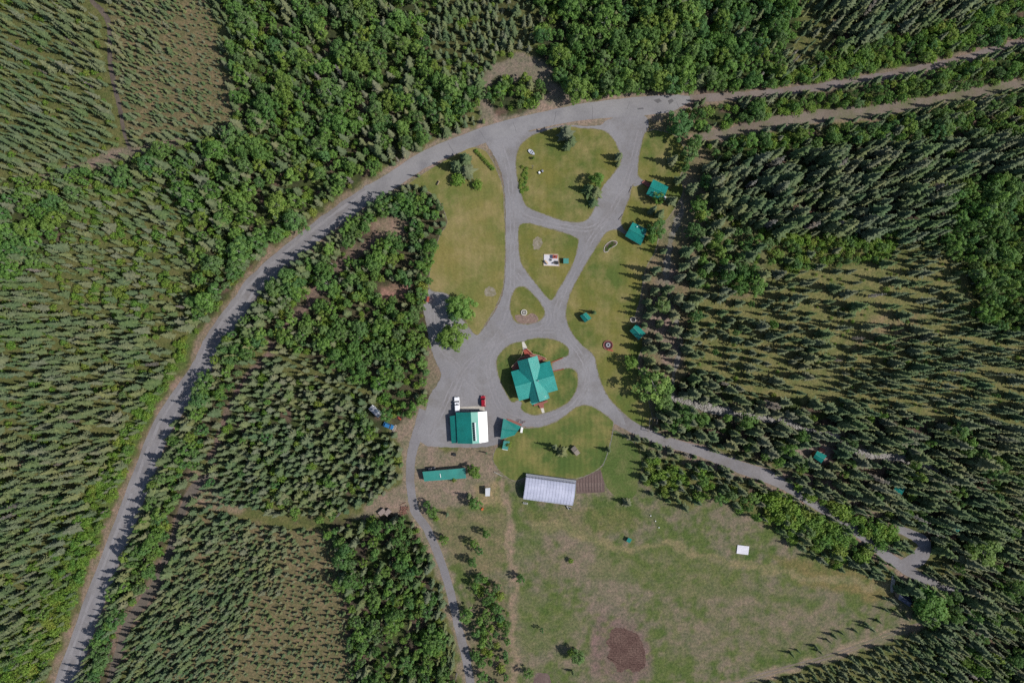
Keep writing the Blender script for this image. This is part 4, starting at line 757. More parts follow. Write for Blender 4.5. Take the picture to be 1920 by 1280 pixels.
CAB = 'teal roofed guest cabins'
r, lo = gable('guest_cabin', 'uppermost teal roofed cabin right of the wide drive, with a stove pipe', 'cabin', (1225, 336.4), (1211.4, 364.5), (1242.5, 377), (1253.6, 350), 2.6, 4.1, mTeal, group=CAB, vents=((1226, 361, .12, .9, mSteel), (1246, 364.5, .14, .25, mWhite)))
m = MB(); v = lo(P(1246.5, 371.5, 3)); m.box((v[0], v[1], 2.95), (.8, 1.3, .2)); m.build('skylight', mWhite, r)
d = MB(); d.prism(*[[lo(P(*p, z)) for p in ((1203, 342), (1208, 338.5), (1222, 345), (1216, 352))] for z in (0.05, .45)]); d.build('deck', mRed, r)
r, lo = gable('guest_cabin', 'second teal roofed cabin down the drive, half under the shade of a leafy tree', 'cabin', (1186.5, 416.7), (1172, 442.5), (1201.5, 460), (1213.8, 430), 2.5, 4.0, mTeal, group=CAB, vents=((1194.5, 425.5, .14, .25, mWhite), (1209, 439.5, .14, .25, mWhite)))
gable('garden_shed', 'small teal roofed shed alone on the east lawn beside a small spruce', 'shed', (1087.3, 592), (1099, 585.5), (1109, 596.5), (1097, 604.5), 2.1, 3.0, mTeal)
r, lo = gable('guest_cabin', 'teal roofed cabin just below the round stone fire ring at the lawn edge', 'cabin', (1180.6, 620), (1193.5, 607.5), (1210.5, 625), (1197.5, 637.5), 2.5, 3.8, mTeal, group=CAB)
gable('guest_cabin', 'small teal cabin with a red porch among the spruces below the creek stones', 'cabin', (1525, 857), (1532.5, 845), (1550.5, 854), (1540, 868), 2.5, 3.6, mTeal, group=CAB)
gable('guest_cabin', 'teal cabin mostly hidden under tall spruces at the right', 'cabin', (1674, 920), (1684, 906), (1698, 914), (1689, 930), 2.5, 3.6, mTeal, group=CAB)
gable('guest_cabin', 'teal roof corner peeping out under the leafy trees at far right', 'cabin', (1786, 992), (1792, 985), (1801, 991), (1795, 999), 2.4, 3.3, mTeal, group=CAB)
d = MB(); d.box((0, 0, 0), (2.4, 1.2, .35), -.45)
o = d.build('porch_deck', mRed); o.location = P(1541, 843, .2); o.location.z = .2; tag(o, 'red porch deck at the upper side of the small cabin by the creek', 'deck')
r, lo = gable('dark_cabin', 'cabin with a dark navy roof tucked under the big leafy tree at lower right', 'cabin', (1684, 1122.5), (1688.5, 1108), (1713, 1123), (1706, 1137.5), 2.6, 3.6, mNavy, mGreyWood)
d = MB(); d.prism(*[[lo(P(*p, z)) for p in ((1676, 1117), (1684, 1106), (1689, 1109), (1682, 1123))] for z in (0.05, .4)]); d.build('porch', mBlack, r)
gable('plank_hutch', 'small hutch with a weathered plank roof on the south lawn beside two spruces', 'hutch', (1070, 841.5), (1081, 854.5), (1088, 849), (1077.5, 835), 1.5, 1.9, mGreyWood, mGreyWood)

# --- the log house: crossed gables, rotated 15.5 degrees
hc = P(1000.6, 713.7); HR = math.radians(15.5)
house = thing('log_house', 'large log house with crossed teal gable roofs in the middle of the drive loop', 'house', hc, HR)
def hl(px, py, z=0):
    v = P(px, py, z) - hc; ca, sa = math.cos(-HR), math.sin(-HR); return (v.x * ca - v.y * sa, v.x * sa + v.y * ca, z)
def hz(zx, zy, z=0): return hl(920 + zx / 8, 620 + zy / 8, z)
E0, RZ, NZ = 3.5, 5.7, 6.5
wl, wr = hz(365, 832, RZ), hz(952, 668, RZ)
x0, x1 = wl[0], wr[0]; yr = (wl[1] + wr[1]) / 2
yt = (hz(300, 610, E0)[1] + hz(885, 455, E0)[1]) / 2; yb = (hz(430, 1055, E0)[1] + hz(1002, 885, E0)[1]) / 2
nx = (hz(555, 415, NZ)[0] + hz(735, 1065, NZ)[0]) / 2; ny0 = hz(735, 1065, NZ)[1]; ny1 = hz(555, 415, NZ)[1]
nw, ne = hz(405, 475, 3.9)[0], hz(702, 385, 3.9)[0]; sw, se = hz(612, 1095, 3.9)[0], hz(868, 1020, 3.9)[0]
for q4 in ([(x0, yt, E0), (x1, yt, E0), (x1, yr, RZ), (x0, yr, RZ)], [(x0, yr, RZ), (x1, yr, RZ), (x1, yb, E0), (x0, yb, E0)]):
    m = MB(); slab(m, q4); m.build('roof', mHouseRoof, house)
for q4 in ([(nw, ny1, 3.9), (nx, ny1, NZ), (nx, yr, NZ), (nw, yr, 3.9)], [(nx, ny1, NZ), (ne, ny1, 3.9), (ne, yr, 3.9), (nx, yr, NZ)],
           [(sw, ny0, 3.9), (sw, yr, 3.9), (nx, yr, NZ), (nx, ny0, NZ)], [(nx, ny0, NZ), (nx, yr, NZ), (se, yr, 3.9), (se, ny0, 3.9)]):
    m = MB(); slab(m, q4); m.build('gable_roof', mHouseRoofY, house)
for p, q2 in (((x0, yr, RZ), (x1, yr, RZ)), ((nx, ny0, NZ), (nx, ny1, NZ))):
    m = MB(); m.tube((p[0], p[1], p[2] + .01), (q2[0], q2[1], q2[2] + .01), .09); m.build('ridge_cap', mHouseRoof, house)
walls(house, [(x0, yt, E0), (x0, yr, RZ), (x0, yb, E0), (x1, yb, E0), (x1, yr, RZ), (x1, yt, E0)], E0, mLog, 3, .93)
for (a, b, y0, y1) in ((nw, ne, yt - .6, ny1 - .7), (sw, se, ny0 + .7, yb + .6)):
    m = MB(); f = [(a + .5, y0), (b - .5, y0), (b - .5, y1), (a + .5, y1)]
    top = [3.7, 3.7, 3.7, 3.7]
    m.prism([(x, y, 0) for x, y in f], [(x, y, 3.7) for x, y in f]); yy = y1 if abs(y1) > abs(y0) else y0
    m.prism([(a + .5, yy - .15 * (1 if yy > 0 else -1), 3.72), (b - .5, yy - .15 * (1 if yy > 0 else -1), 3.72), (nx, yy - .15 * (1 if yy > 0 else -1), NZ - .3)], [(a + .5, yy, 3.72), (b - .5, yy, 3.72), (nx, yy, NZ - .3)])
    m.build('gable_wall', mLog, house)
opening(house, (ne - .5, ny1 - .68), (nw + .5, ny1 - .68), .5, 2.2, 1.6, 1.2, 'window'); opening(house, (sw + .5, ny0 + .68), (se - .5, ny0 + .68), .5, 1.0, 2.05, .62, 'door')
for q4 in ([(585, 1065), (720, 1030), (735, 1066), (625, 1112)], [(826, 928), (862, 932), (887, 1010), (845, 1022)]):
    m = MB(); slab(m, [hz(a, b, 2.75) for a, b in q4], .1); m.build('porch_roof', mHouseRoofY, house)
v = hz(712, 748, 5.6); m = MB(); m.tube((v[0], v[1], 5.2), (v[0], v[1], 6.6), .16, n=8); m.tube((v[0], v[1], 6.6), (v[0], v[1], 6.72), .26, n=8); m.build('chimney_pipe', mSteel, house)
v = hz(800, 990, 4.6); m = MB(); m.box((v[0], v[1], 4.72), (1.5, .16, .16)); m.build('snow_guard', mWhite, house)
def deck(pts, z, rail, name='deck', mt=None):
    q4 = [hz(*p) for p in pts]; a = sum(q4[i][0] * q4[(i + 1) % len(q4)][1] - q4[(i + 1) % len(q4)][0] * q4[i][1] for i in range(len(q4)))
    if a < 0: q4 = q4[::-1]
    m = MB(); m.prism([(x, y, .05) for x, y, _ in q4], [(x, y, z) for x, y, _ in q4]); dk = m.build(name, mt or mRed, house)
    if rail:
        m = MB()
        for (p, q5) in rail:
            p, q5 = hz(*p), hz(*q5); m.tube((p[0], p[1], z + .95), (q5[0], q5[1], z + .95), .09, n=5); n = max(2, int(math.dist(p[:2], q5[:2]) / 1.2))
            for k in range(n + 1):
                t = k / n; m.tube((p[0] + (q5[0] - p[0]) * t, p[1] + (q5[1] - p[1]) * t, z - .02), (p[0] + (q5[0] - p[0]) * t, p[1] + (q5[1] - p[1]) * t, z + .95), .05, n=4)
        m.build('railing', mWood, dk)
deck([(312, 540), (440, 400), (512, 375), (632, 345), (720, 362), (815, 400), (832, 430), (720, 480), (700, 520), (480, 560), (330, 592)], .9, [((312, 540), (440, 400)), ((440, 400), (512, 375)), ((632, 345), (720, 362)), ((720, 362), (815, 400)), ((815, 400), (832, 430))])
deck([(488, 290), (545, 265), (632, 345), (515, 377)], .5, [((545, 265), (632, 345)), ((488, 290), (450, 395))], 'stair', mRedPaint)
deck([(640, 1100), (845, 1042), (860, 1062), (792, 1092), (802, 1152), (742, 1160), (716, 1108), (650, 1130)], .6, None)
o = sheet('flagstone_path', [(978.5, 641), (983, 640.5), (988.5, 651), (987, 654), (981, 656)], 0.062, mStone, 1, .2)
o = sheet('flagstone_path', [(1013.5, 764.5), (1019, 763.5), (1021.3, 773), (1016.3, 774)], 0.062, mStone, 1, .1)
def rail_log(name, label, a, b, r=.16, mt=None, z=.16, group=None):
    pa, pb = P(*a), P(*b); c = (pa + pb) / 2; m = MB(); m.tube((pa.x - c.x, pa.y - c.y, z), (pb.x - c.x, pb.y - c.y, z), r, n=8)
    o = m.build(name, mt or mRedPaint); o.location = c; tag(o, label, 'log', group); return o
rail_log('edging_log', 'red edging log along the upper side of the log house parking slot', (1033, 679.5), (1055, 670.5)); rail_log('edging_log', 'red edging log along the lower side of the log house parking slot', (1037, 696), (1057, 691.5))
rail_log('parking_log', 'upper of the two dark parking logs at the right edge of the wide drive', (1184.5, 349.5), (1179.5, 361.5), .14, mGreyWood); rail_log('parking_log', 'lower of the two dark parking logs at the right edge of the wide drive', (1168, 402), (1160, 412), .14, mGreyWood)

# --- garage with lean-to, pale glare-toned roof strip, solar panels and white roof half
gc = P(882, 800); gar = thing('garage', 'big garage with teal lean-to, solar strip and white eastern roof beside the parked cars', 'garage', gc, -math.radians(3.0))
def gl(zx, zy, z=0):
    v = P(820 + zx / 10.667, 730 + zy / 10.667, z) - gc; ca, sa = math.cos(math.radians(3)), math.sin(math.radians(3)); return (v.x * ca - v.y * sa, v.x * sa + v.y * ca, z)
ev, rg, e2 = 3.2, 5.0, 3.1
A, B, C, D = gl(370, 460, ev), gl(670, 455, rg), gl(705, 1085, rg), gl(403, 1080, ev)
m = MB(); slab(m, [A, D, C, B]); m.build('roof', mTealY, gar)
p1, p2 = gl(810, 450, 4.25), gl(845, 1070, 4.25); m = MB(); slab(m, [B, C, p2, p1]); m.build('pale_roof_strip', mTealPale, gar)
p3, p4 = gl(990, 435, e2), gl(1017, 1040, e2); m = MB(); slab(m, [p1, p2, p4, p3]); m.build('white_roof', mWhiteRoof, gar)
m = MB(); slab(m, [gl(250, 535, 2.0), gl(284, 1075, 2.0), gl(398, 1070, 2.75), gl(363, 515, 2.75)]); m.build('lean_to_roof', mTealY, gar)
walls(gar, [A, B, p3, p4, C, D], 3.1, mGreyWood, 5, .95); m = MB(); f = inset([gl(250, 535, 2.0), gl(284, 1075, 2.0), gl(398, 1070, 2.7), gl(363, 515, 2.7)], .93)
m.prism([(x, y, 0) for x, y, z in f], [(x, y, z - .16) for x, y, z in f]); m.build('lean_to_wall', mGreyWood, gar)
def onroof(zx, zy):
    t = (zx - (670 + (zy - 455) * 35 / 630)) / 140.0; return gl(zx, zy, 5.0 - .75 * t)
for k in range(8):
    y0, y1 = 660 + k * 46.5, 660 + k * 46.5 + 42; s = (y0 - 655) * .065
    m = MB(); q4 = [onroof(700 + s, y0), onroof(740 + s, y0), onroof(740 + s, y1), onroof(700 + s, y1)]; slab(m, [(x, y, z + .16) for x, y, z in q4], .08); pn = m.build('solar_panel', mSolar, gar)
    m = MB(); q4 = [onroof(746 + s, y0), onroof(764 + s, y0), onroof(764 + s, y1), onroof(746 + s, y1)]; slab(m, [(x, y, z + .1) for x, y, z in q4], .05); m.build('louvre', mSteel, pn)
m = MB(); q4 = [gl(470, 452, .1), gl(640, 449, .1)]; m.box(((q4[0][0] + q4[1][0]) / 2, q4[0][1] - .42, 1.3), (3.2, .1, 2.5)); m.build('garage_door', mWhite, gar)

# --- teal shed beside the garage and its lean-to
gable('tool_shed', 'teal roofed shed with red boardwalk between the garage and the south lawn', 'shed', (943.7, 784.4), (938, 823.5), (965, 815.5), (976.6, 799.4), 2.4, 3.3, mTeal, k=.9)
d = MB(); dp = [(951, 784.5), (960, 787), (979, 795), (976.5, 798), (951, 787)]; c = P(965, 792); pts = [P(*p) - c for p in dp][::-1]
d.prism([(p.x, p.y, 0.02) for p in pts], [(p.x, p.y, .25) for p in pts]); o = d.build('boardwalk', mRed); o.location = c; tag(o, 'red boardwalk along the upper side of the teal tool shed', 'boardwalk')
lt = thing('lean_to', 'small teal lean-to roof with a white edge standing below the tool shed', 'lean-to', P(947, 833)); m = MB()
slab(m, rel(lt, [P(944.5, 826, 2.2), P(956, 827, 2.2), P(952, 843, 1.8), P(941.5, 841, 1.8)])); m.build('roof', mTeal, lt)
m = MB()
for p in ((945, 827.5), (955, 828.5), (951, 841), (943, 839.5)): v = P(*p) - lt.location; m.tube((v.x, v.y, 0), (v.x, v.y, 1.75), .06, n=6)
m.build('posts', mGreyWood, lt); m = MB(); a, b = rel(lt, [P(941.5, 841.6, 1.78), P(952, 843.6, 1.78)]); m.tube(a, b, .1, n=6); m.build('gutter', mWhite, lt)
o = MB(); o.box((0, 0, .55), (.75, 2.0, 1.1)); o.box((0, 0, 1.16), (.85, 2.1, .12)); t = o.build('white_tank', mWhite, bevel=.08); t.location = P(978, 805); t.rotation_euler.z = -.15; tag(t, 'white tank box at the right corner of the teal tool shed', 'tank')

# --- long shed, striped hutch
ls = thing('long_shed', 'long narrow shed with a single teal corrugated roof beside the lower drive', 'shed', P(833, 890)); m = MB()
q4 = rel(ls, [P(792, 884, 2.7), P(795.6, 902, 2.2), P(874, 896.2, 2.2), P(872.5, 877, 2.7)]); slab(m, q4); m.build('roof', mTeal, ls)
f = inset([(x, y, z) for x, y, z in q4], .95); m = MB(); m.prism([(x, y, 0) for x, y, z in f], [(x, y, z - .15) for x, y, z in f]); m.build('wall', mGreyWood, ls)
opening(ls, f[0], f[1], .5, 1.0, 1.9, .02, 'door'); m = MB(); a, b = rel(ls, [P(825, 887.5, 2.56), P(826.3, 895, 2.4)]); m.tube((a[0], a[1], a[2] + .06), (b[0], b[1], b[2] + .06), .12); m.build('roof_batten', mWhite, ls)
sh_ = thing('striped_hutch', 'small open hutch with a grey striped corrugated roof above the dirt pen', 'hutch', P(914, 922)); m = MB()
q4 = rel(sh_, [P(910, 915, 2.5), P(910, 930, 2.5), P(918.5, 929.5, 2.2), P(919.3, 914, 2.2)]); slab(m, q4, .06); m.build('roof', mCorr, sh_)
m = MB()
for x, y, z in inset(q4, .88): m.tube((x, y, 0), (x, y, z - .05), .07, n=6)
m.build('posts', mGreyWood, sh_); f = inset(q4, .86); m = MB(); m.box(((f[2][0] + f[3][0]) / 2, 0, 1.0), (.08, 2.3, 2.0)); m.build('back_wall', mGreyWood, sh_)

# --- greenhouse, long barrel of clear sheet
gh0, gh1 = P(983.5, 911.5), P(1076, 924); gcn = (gh0 + gh1) / 2; ga = math.atan2(gh1.y - gh0.y, gh1.x - gh0.x); GL = (gh1 - gh0).length; GW = 8.8
gh = thing('greenhouse', 'long greenhouse with a pale ribbed sheet roof below the south lawn', 'greenhouse', gcn, ga)
prof = [(GW / 2, 1.6), (GW * .42, 2.25), (GW * .28, 2.95), (GW * .14, 3.4), (0, 3.6), (-GW * .14, 3.4), (-GW * .28, 2.95), (-GW * .42, 2.25), (-GW / 2, 1.6)]
m = MB()
for (ya, za), (yb2, zb) in zip(prof, prof[1:]): m.face([(-GL / 2, ya, za), (-GL / 2, yb2, zb), (GL / 2, yb2, zb), (GL / 2, ya, za)])
m.build('roof_sheet', mPoly, gh)
for s in (-1, 1):
    m = MB(); x = s * (GL / 2 - .02); m.face([(x, GW / 2 - .02, 0), (x, GW / 2 - .02, 1.5)] + [(x, y, z) for y, z in prof[1:-1]] + [(x, -GW / 2 + .02, 1.5), (x, -GW / 2 + .02, 0)]); m.build('end_wall', mPoly, gh)
    m = MB(); m.box((0, s * (GW / 2 - .03), .75), (GL, .08, 1.5)); m.build('side_wall', mGreyWood, gh)
m = MB(); m.box((0, 0, 1.0), (.08, 1.1, 2.0)); o = m.build('door', mWhite, gh); o.location = (GL / 2 + .04, 0, 0)
for k in range(17):
    x = -GL / 2 + .15 + (GL - .3) * k / 16; m = MB()
    for (ya, za), (yb2, zb) in zip(prof, prof[1:]): m.tube((x, ya, za + .02), (x, yb2, zb + .02), .03, n=4)
    m.build('hoop', mSteel, gh)
m = MB(); m.box((0, GW * .455, 2.02), (GL - .3, .5, .1)); o = m.build('side_vent', mBlack, gh)
m = MB()
for k in range(34): m.box((-GL / 2 + .6 + k * (GL - 1.2) / 33, GW * .455, 2.1), (.24, .5, .06))
m.build('vent_slats', mSteel, o)
m = MB(); m.box((0, GW * .5 + .25, .7), (GL + .2, .9, 1.4)); m.build('cold_frame', mSteel, gh)
o = MB(); o.box((0, 0, .3), (1.7, .5, .6)); o.box((0, 0, .62), (1.5, .32, .04), 0, 1); t = o.build('white_trough', [mWhite, mGlass]); t.location = P(985, 942.5); t.rotation_euler.z = ga; tag(t, 'small white trough at the lower left corner of the greenhouse', 'trough')
wb = thing('handcart', 'dark handcart with white handles at the lower right corner of the greenhouse', 'cart', P(1067, 950), -.5)
m = MB(); m.prism([(-.9, 0, .3), (.2, -.6, .3), (.6, .2, .3)], [(-1.1, 0, .75), (.3, -.8, .75), (.8, .3, .75)]); m.build('tray', mBlack, wb); m = MB(); m.tube((-1.1, 0, .78), (.3, -.8, .78), .06); m.tube((-1.1, 0, .78), (.8, .3, .78), .06); m.build('handle', mWhite, wb); m = MB(); m.tube((.35, -.55, .25), (.35, -.45, .25), .25, n=12); m.tube((.5, .1, .25), (.5, .2, .25), .25, n=12); m.build('wheel', mTyre, wb)
# vegetable rows
m = MB(); gp = [P(*p) - P(1106, 903) for p in GARDEN]; m.face([(p.x, p.y, .03) for p in gp][::-1]); bed = m.build('vegetable_plot', mSoil); bed.location = P(1106, 903); tag(bed, kind='structure')
for k in range(9):
    x = 1083 + k * 5.4; y0 = max(885, 901 - (x - 1080) * .38); m = MB(); a, b = P(x, y0 + 1) - P(x, 904), P(x + .6, 922) - P(x, 904)
    m.prism([(a.x - .42, a.y, .0), (b.x - .42, b.y, .0), (b.x + .42, b.y, .0), (a.x + .42, a.y, .0)], [(a.x - .2, a.y, .1), (b.x - .2, b.y, .1), (b.x + .2, b.y, .1), (a.x + .2, a.y, .1)])
    o = m.build('soil_ridge', mSoil); o.location = P(x, 904); tag(o, kind='structure')

# ------------------------------------------------------------------ vehicles
def vehicle(name, label, cat, px, py, rz, L, Wd, paint, roof_h=1.5, hood=.27, boot=.16, pickup=False, cap=False, group=None):
    o = thing(name, label, cat, P(px, py), rz, group); hl2, hw = L / 2, Wd / 2
    def ringz(z, fx0, fx1, w): return [(fx0, -w, z), (fx1 - .18, -w, z), (fx1, -w * .78, z), (fx1, w * .78, z), (fx1 - .18, w, z), (fx0, w, z), (fx0 - .08, w * .8, z), (fx0 - .08, -w * .8, z)]
    m = MB(); m.prism(ringz(.32, -hl2, hl2, hw * .95), ringz(.62, -hl2, hl2, hw)); m.prism(ringz(.62, -hl2, hl2, hw), ringz(.92, -hl2 + .05, hl2 - .08, hw * .93)); m.build('body', paint, o, bevel=.05)
    cx1 = hl2 - L * hood; cx0 = (-hl2 + L * boot) if not pickup else hl2 - L * (hood + .27)
    a0, a1, r0, r1 = cx0, cx1, cx0 + .3, cx1 - .55
    m = MB(); m.prism([(a0, -hw * .88, .9), (a1, -hw * .88, .9), (a1, hw * .88, .9), (a0, hw * .88, .9)], [(r0, -hw * .72, roof_h), (r1, -hw * .72, roof_h), (r1, hw * .72, roof_h), (r0, hw * .72, roof_h)]); cb2 = m.build('cabin', mGlass, o, bevel=.04)
    m = MB(); m.box(((r0 + r1) / 2, 0, roof_h + .03), (r1 - r0 + .12, hw * 1.5, .07)); m.build('roof', paint, o, bevel=.03)
    if pickup:
        if cap:
            m = MB(); m.prism([(-hl2 + .1, -hw * .9, .9), (a0 - .05, -hw * .9, .9), (a0 - .05, hw * .9, .9), (-hl2 + .1, hw * .9, .9)], [(-hl2 + .3, -hw * .78, roof_h + .02), (a0 - .05, -hw * .78, roof_h + .02), (a0 - .05, hw * .78, roof_h + .02), (-hl2 + .3, hw * .78, roof_h + .02)]); cp = m.build('bed_cap', paint, o, bevel=.05)
            m = MB(); m.box(((a0 + r0) / 2 + .2, 0, roof_h + .055), (.35, hw * .7, .05)); m.build('vent_hatch', mGlass, o)
            m = MB(); m.box((-hl2 + .55, 0, roof_h + .03), (.12, hw * 1.55, .06)); m.build('rack_bar', mGreyWood, cp)
        else:
            m = MB(); m.box(((-hl2 + a0) / 2, 0, .94), (a0 + hl2 - .25, hw * 1.5, .06)); m.build('bed', mBlack, o)
    for sx in (1, -1):
        for sy in (1, -1):
            x, y = sx * L * .3, sy * (hw - .1); m = MB(); m.tube((x, y - .11, .34), (x, y + .11, .34), .34, n=14); w = m.build('wheel', mTyre, o); m = MB(); m.tube((x, y + sy * .1, .34), (x, y + sy * .125, .34), .19, n=10); m.build('rim', mSteel, w)
    for sy in (1, -1):
        m = MB(); m.box((hl2 - .03, sy * hw * .62, .72), (.1, .32, .14)); m.build('headlight', mWhite, o); m = MB(); m.box((-hl2 - .06, sy * hw * .68, .74), (.06, .24, .16)); m.build('tail_light', mCarRed, o)
        m = MB(); m.box((a1 - .1, sy * (hw + .06), .98), (.14, .2, .12)); m.build('mirror', paint, o)
    return o
R90 = math.pi / 2
vehicle('pickup_truck', 'white pickup truck with a canopy over its bed, backed up to the garage', 'pickup', 857.3, 757.8, R90 + .05, 5.6, 1.95, mCarWhite, 1.75, .25, .1, True, True)
vehicle('parked_car', 'red hatchback parked in front of the white half of the garage roof', 'car', 906.3, 751.3, R90 + .05, 4.0, 1.75, mCarRed, 1.5, .24, .06)
vehicle('parked_car', 'bright blue car parked at the edge of the young spruce block', 'car', 729, 797.6, math.radians(-21), 3.9, 1.75, mCarBlue, 1.45, .26, .1)
vehicle('parked_car', 'dark car nosed in behind the long teal shed', 'car', 808.5, 878.6, math.radians(5), 3.2, 1.6, mCarDark, 1.45, .26, .12)
tr = thing('camper_trailer', 'pale camper trailer half hidden by trees beside the blue car', 'trailer', P(705.5, 769.5), math.radians(-44)); m = MB(); m.box((0, 0, 1.4), (4.8, 2.1, 1.9)); m.build('body', mWhite, tr, bevel=.15)
m = MB(); m.box((0, -.1, 2.4), (4.7, 1.9, .1)); m.build('roof', mSteel, tr); m = MB(); m.box((.8, .6, 2.5), (1.6, .6, .12)); m.build('roof_hatch', mWhite, tr)
for sy in (1, -1):
    m = MB(); m.tube((0, sy * .95 - .1, .35), (0, sy * .95 + .1, .35), .35, n=14); m.build('wheel', mTyre, tr)
    m = MB(); m.box((.3, sy * 1.06, 1.6), (1.1, .04, .5)); m.build('window', mGlass, tr)
m = MB(); m.tube((2.4, .4, .45), (3.3, 0, .45), .05); m.tube((2.4, -.4, .45), (3.3, 0, .45), .05); m.build('hitch', mBlack, tr)
tk = thing('tractor', 'small red tractor under the trees beside the pale camper trailer', 'tractor', P(748, 782.5), math.radians(-35)); m = MB(); m.box((.55, 0, .85), (1.3, .6, .55)); m.box((-.4, 0, .75), (.7, .9, .3)); m.build('body', mRedPaint, tk, bevel=.05)
m = MB(); m.box((-.5, 0, 1.05), (.45, .5, .12)); m.box((-.74, 0, 1.3), (.08, .5, .45)); m.build('seat', mBlack, tk); m = MB(); m.tube((.0, 0, 1.1), (-.12, 0, 1.35), .03); m.ring((-.12, 0, 1.35), .16, .2, 0, .04, 12); m.build('steering_wheel', mBlack, tk)
for x, y, r2 in ((-.6, .6, .58), (-.6, -.6, .58), (.85, .45, .36), (.85, -.45, .36)): m = MB(); m.tube((x, y - .13, r2), (x, y + .13, r2), r2, n=16); m.build('wheel', mTyre, tk)
m = MB(); m.prism([(-.3, -1.2, .0), (.3, -1.2, .0), (.3, 1.2, .0), (-.3, 1.2, .0)], [(-.4, -1.25, .45), (.4, -1.25, .45), (.4, 1.25, .45), (-.4, 1.25, .45)]); m.box((0, 0, .47), (.5, 2.2, .03), 0, 1); t = m.build('stone_trough', [mConc, mGreyWood]); t.location = P(740.3, 802); t.rotation_euler.z = -.42; tag(t, 'pale narrow trough lying just right of the blue car', 'trough')
bt = thing('rowing_boat', 'silver boat with a dark seat lying at the upper left of the island lawn', 'boat', P(996.5, 286), math.radians(-38)); n = 9; m = MB(); top, botm = [], []
for k in range(n): t = k / (n - 1); x = -1.4 + 2.8 * t; w = .68 * math.sin(math.pi * (0.12 + .86 * t)) ** .6 + .02; top.append((x, w)); 
m.prism([(x, w * .6, .0) for x, w in top] + [(x, -w * .6, 0.0) for x, w in top[::-1]], [(x, w, .55) for x, w in top] + [(x, -w, .55) for x, w in top[::-1]]); m.build('hull', M('boat_aluminium', (.5, .52, .58), (.42, .44, .5), 1.0, .35, 0, .5), bt)
for x in (-.25, .45): m = MB(); m.box((x, 0, .58), (.22, 1.0, .06)); m.build('seat', mBlack, bt)
rm = thing('riding_mower', 'small white and dark mower standing alone on the island lawn', 'mower', P(1013.5, 323), math.radians(28)); m = MB(); m.prism([(-.95, -.42, .2), (-.15, -.42, .2), (-.15, .42, .2), (-.95, .42, .2)], [(-.85, -.36, .8), (-.15, -.36, .75), (-.15, .36, .75), (-.85, .36, .8)]); m.build('hood', mWhite, rm, bevel=.06)
m = MB(); m.box((.15, 0, .55), (.5, .5, .2)); m.box((.4, 0, .85), (.1, .5, .5)); m.build('seat', mBlack, rm); m = MB(); m.box((.8, 0, .35), (.75, .8, .3)); m.build('deck', mSteel, rm, bevel=.04)
for x in (-.65, .6):
    for y in (.45, -.45): m = MB(); m.tube((x, y - .08, .22), (x, y + .08, .22), .22, n=12); m.build('wheel', mTyre, rm)
def bike(px, py, rz, label):
    o = thing('bicycle', label, 'bicycle', P(px, py), rz, 'bicycles by the tool shed')
    for x in (-.52, .52):
        m = MB(); N = 16; tl = .45
        for k in range(N):
            a, b = 2 * math.pi * k / N, 2 * math.pi * (k + 1) / N
            m.tube((x + .34 * math.cos(a), tl * .34 * math.sin(a), .36 + .34 * math.sin(a) * .9), (x + .34 * math.cos(b), tl * .34 * math.sin(b), .36 + .34 * math.sin(b) * .9), .035, n=5)
        w = m.build('wheel', mTyre, o)
        m = MB(); m.tube((x, -.04, .36), (x, .04, .36), .05, n=8); m.build('hub', mSteel, w)
    m = MB()
    for a, b in (((-.52, 0, .36), (-.1, .02, .36)), ((-.1, .02, .36), (-.2, .2, .85)), ((-.2, .2, .85), (.38, .2, .82)), ((.38, .2, .82), (-.1, .02, .36)), ((-.52, 0, .36), (-.2, .2, .85)), ((.38, .2, .82), (.52, 0, .36))): m.tube(a, b, .03, n=6)
    m.build('frame', mRedPaint, o); m = MB(); m.box((-.22, .24, .95), (.26, .14, .06)); m.build('saddle', mBlack, o); m = MB(); m.tube((.36, -.1, 1.0), (.36, .5, 1.0), .025, n=6); m.tube((.37, .2, .82), (.36, .22, 1.0), .025); m.build('handlebar', mBlack, o)
bike(973.5, 788.5, .7, 'left of two bicycles parked on the red ground above the tool shed'); bike(981.5, 791.3, .5, 'right of two bicycles parked on the red ground above the tool shed')

# ------------------------------------------------------------------ patio, fire rings, small yard things
pc2 = P(1034, 487.7); m = MB(); q4 = [P(*p) - pc2 for p in ((1020, 477), (1019.4, 498), (1048.7, 499), (1046, 477))]
m.prism([(p.x, p.y, .03) for p in q4], [(p.x, p.y, .25) for p in q4]); pat = m.build('patio', M('white_pavers', (.62, .6, .62), (.54, .52, .55), 1.2, .8)); pat.location = pc2; tag(pat, 'square patio of white pavers on the middle island lawn', 'patio')
for a, b in (((1020, 477), (1046, 477)), ((1046, 477), (1048.7, 499)), ((1048.7, 499), (1019.4, 498)), ((1019.4, 498), (1019.6, 490))):
    m = MB(); pa, pb = P(*a) - pc2, P(*b) - pc2; m.tube((pa.x, pa.y, .3), (pb.x, pb.y, .3), .14, n=4); m.build('edging', mWood, pat)
fr = MB(); fr.ring((0, 0, 0), .3, .5, 0, .3, 18); fr.ring((0, 0, 0), 0.0, .3, 0, .1, 18, 1); o = fr.build('fire_ring', [mSteel, mBlack]); o.location = P(1032.5, 487.5) + Vector((0, 0, .25)); tag(o, 'round grey fire ring in the centre of the white patio', 'fire ring')
def tbl(name, label, cat, px, py, rz, L, Wd, h, mt, z0=0, group=None):
    o = thing(name, label, cat, P(px, py) + Vector((0, 0, z0)), rz, group); m = MB(); m.box((0, 0, h), (L, Wd, .08)); m.build('top', mt, o)
    for sx in (1, -1):
        for sy in (1, -1): m = MB(); m.box((sx * (L / 2 - .1), sy * (Wd / 2 - .08), h / 2 - .02), (.09, .09, h - .04)); m.build('leg', mt, o)
    return o
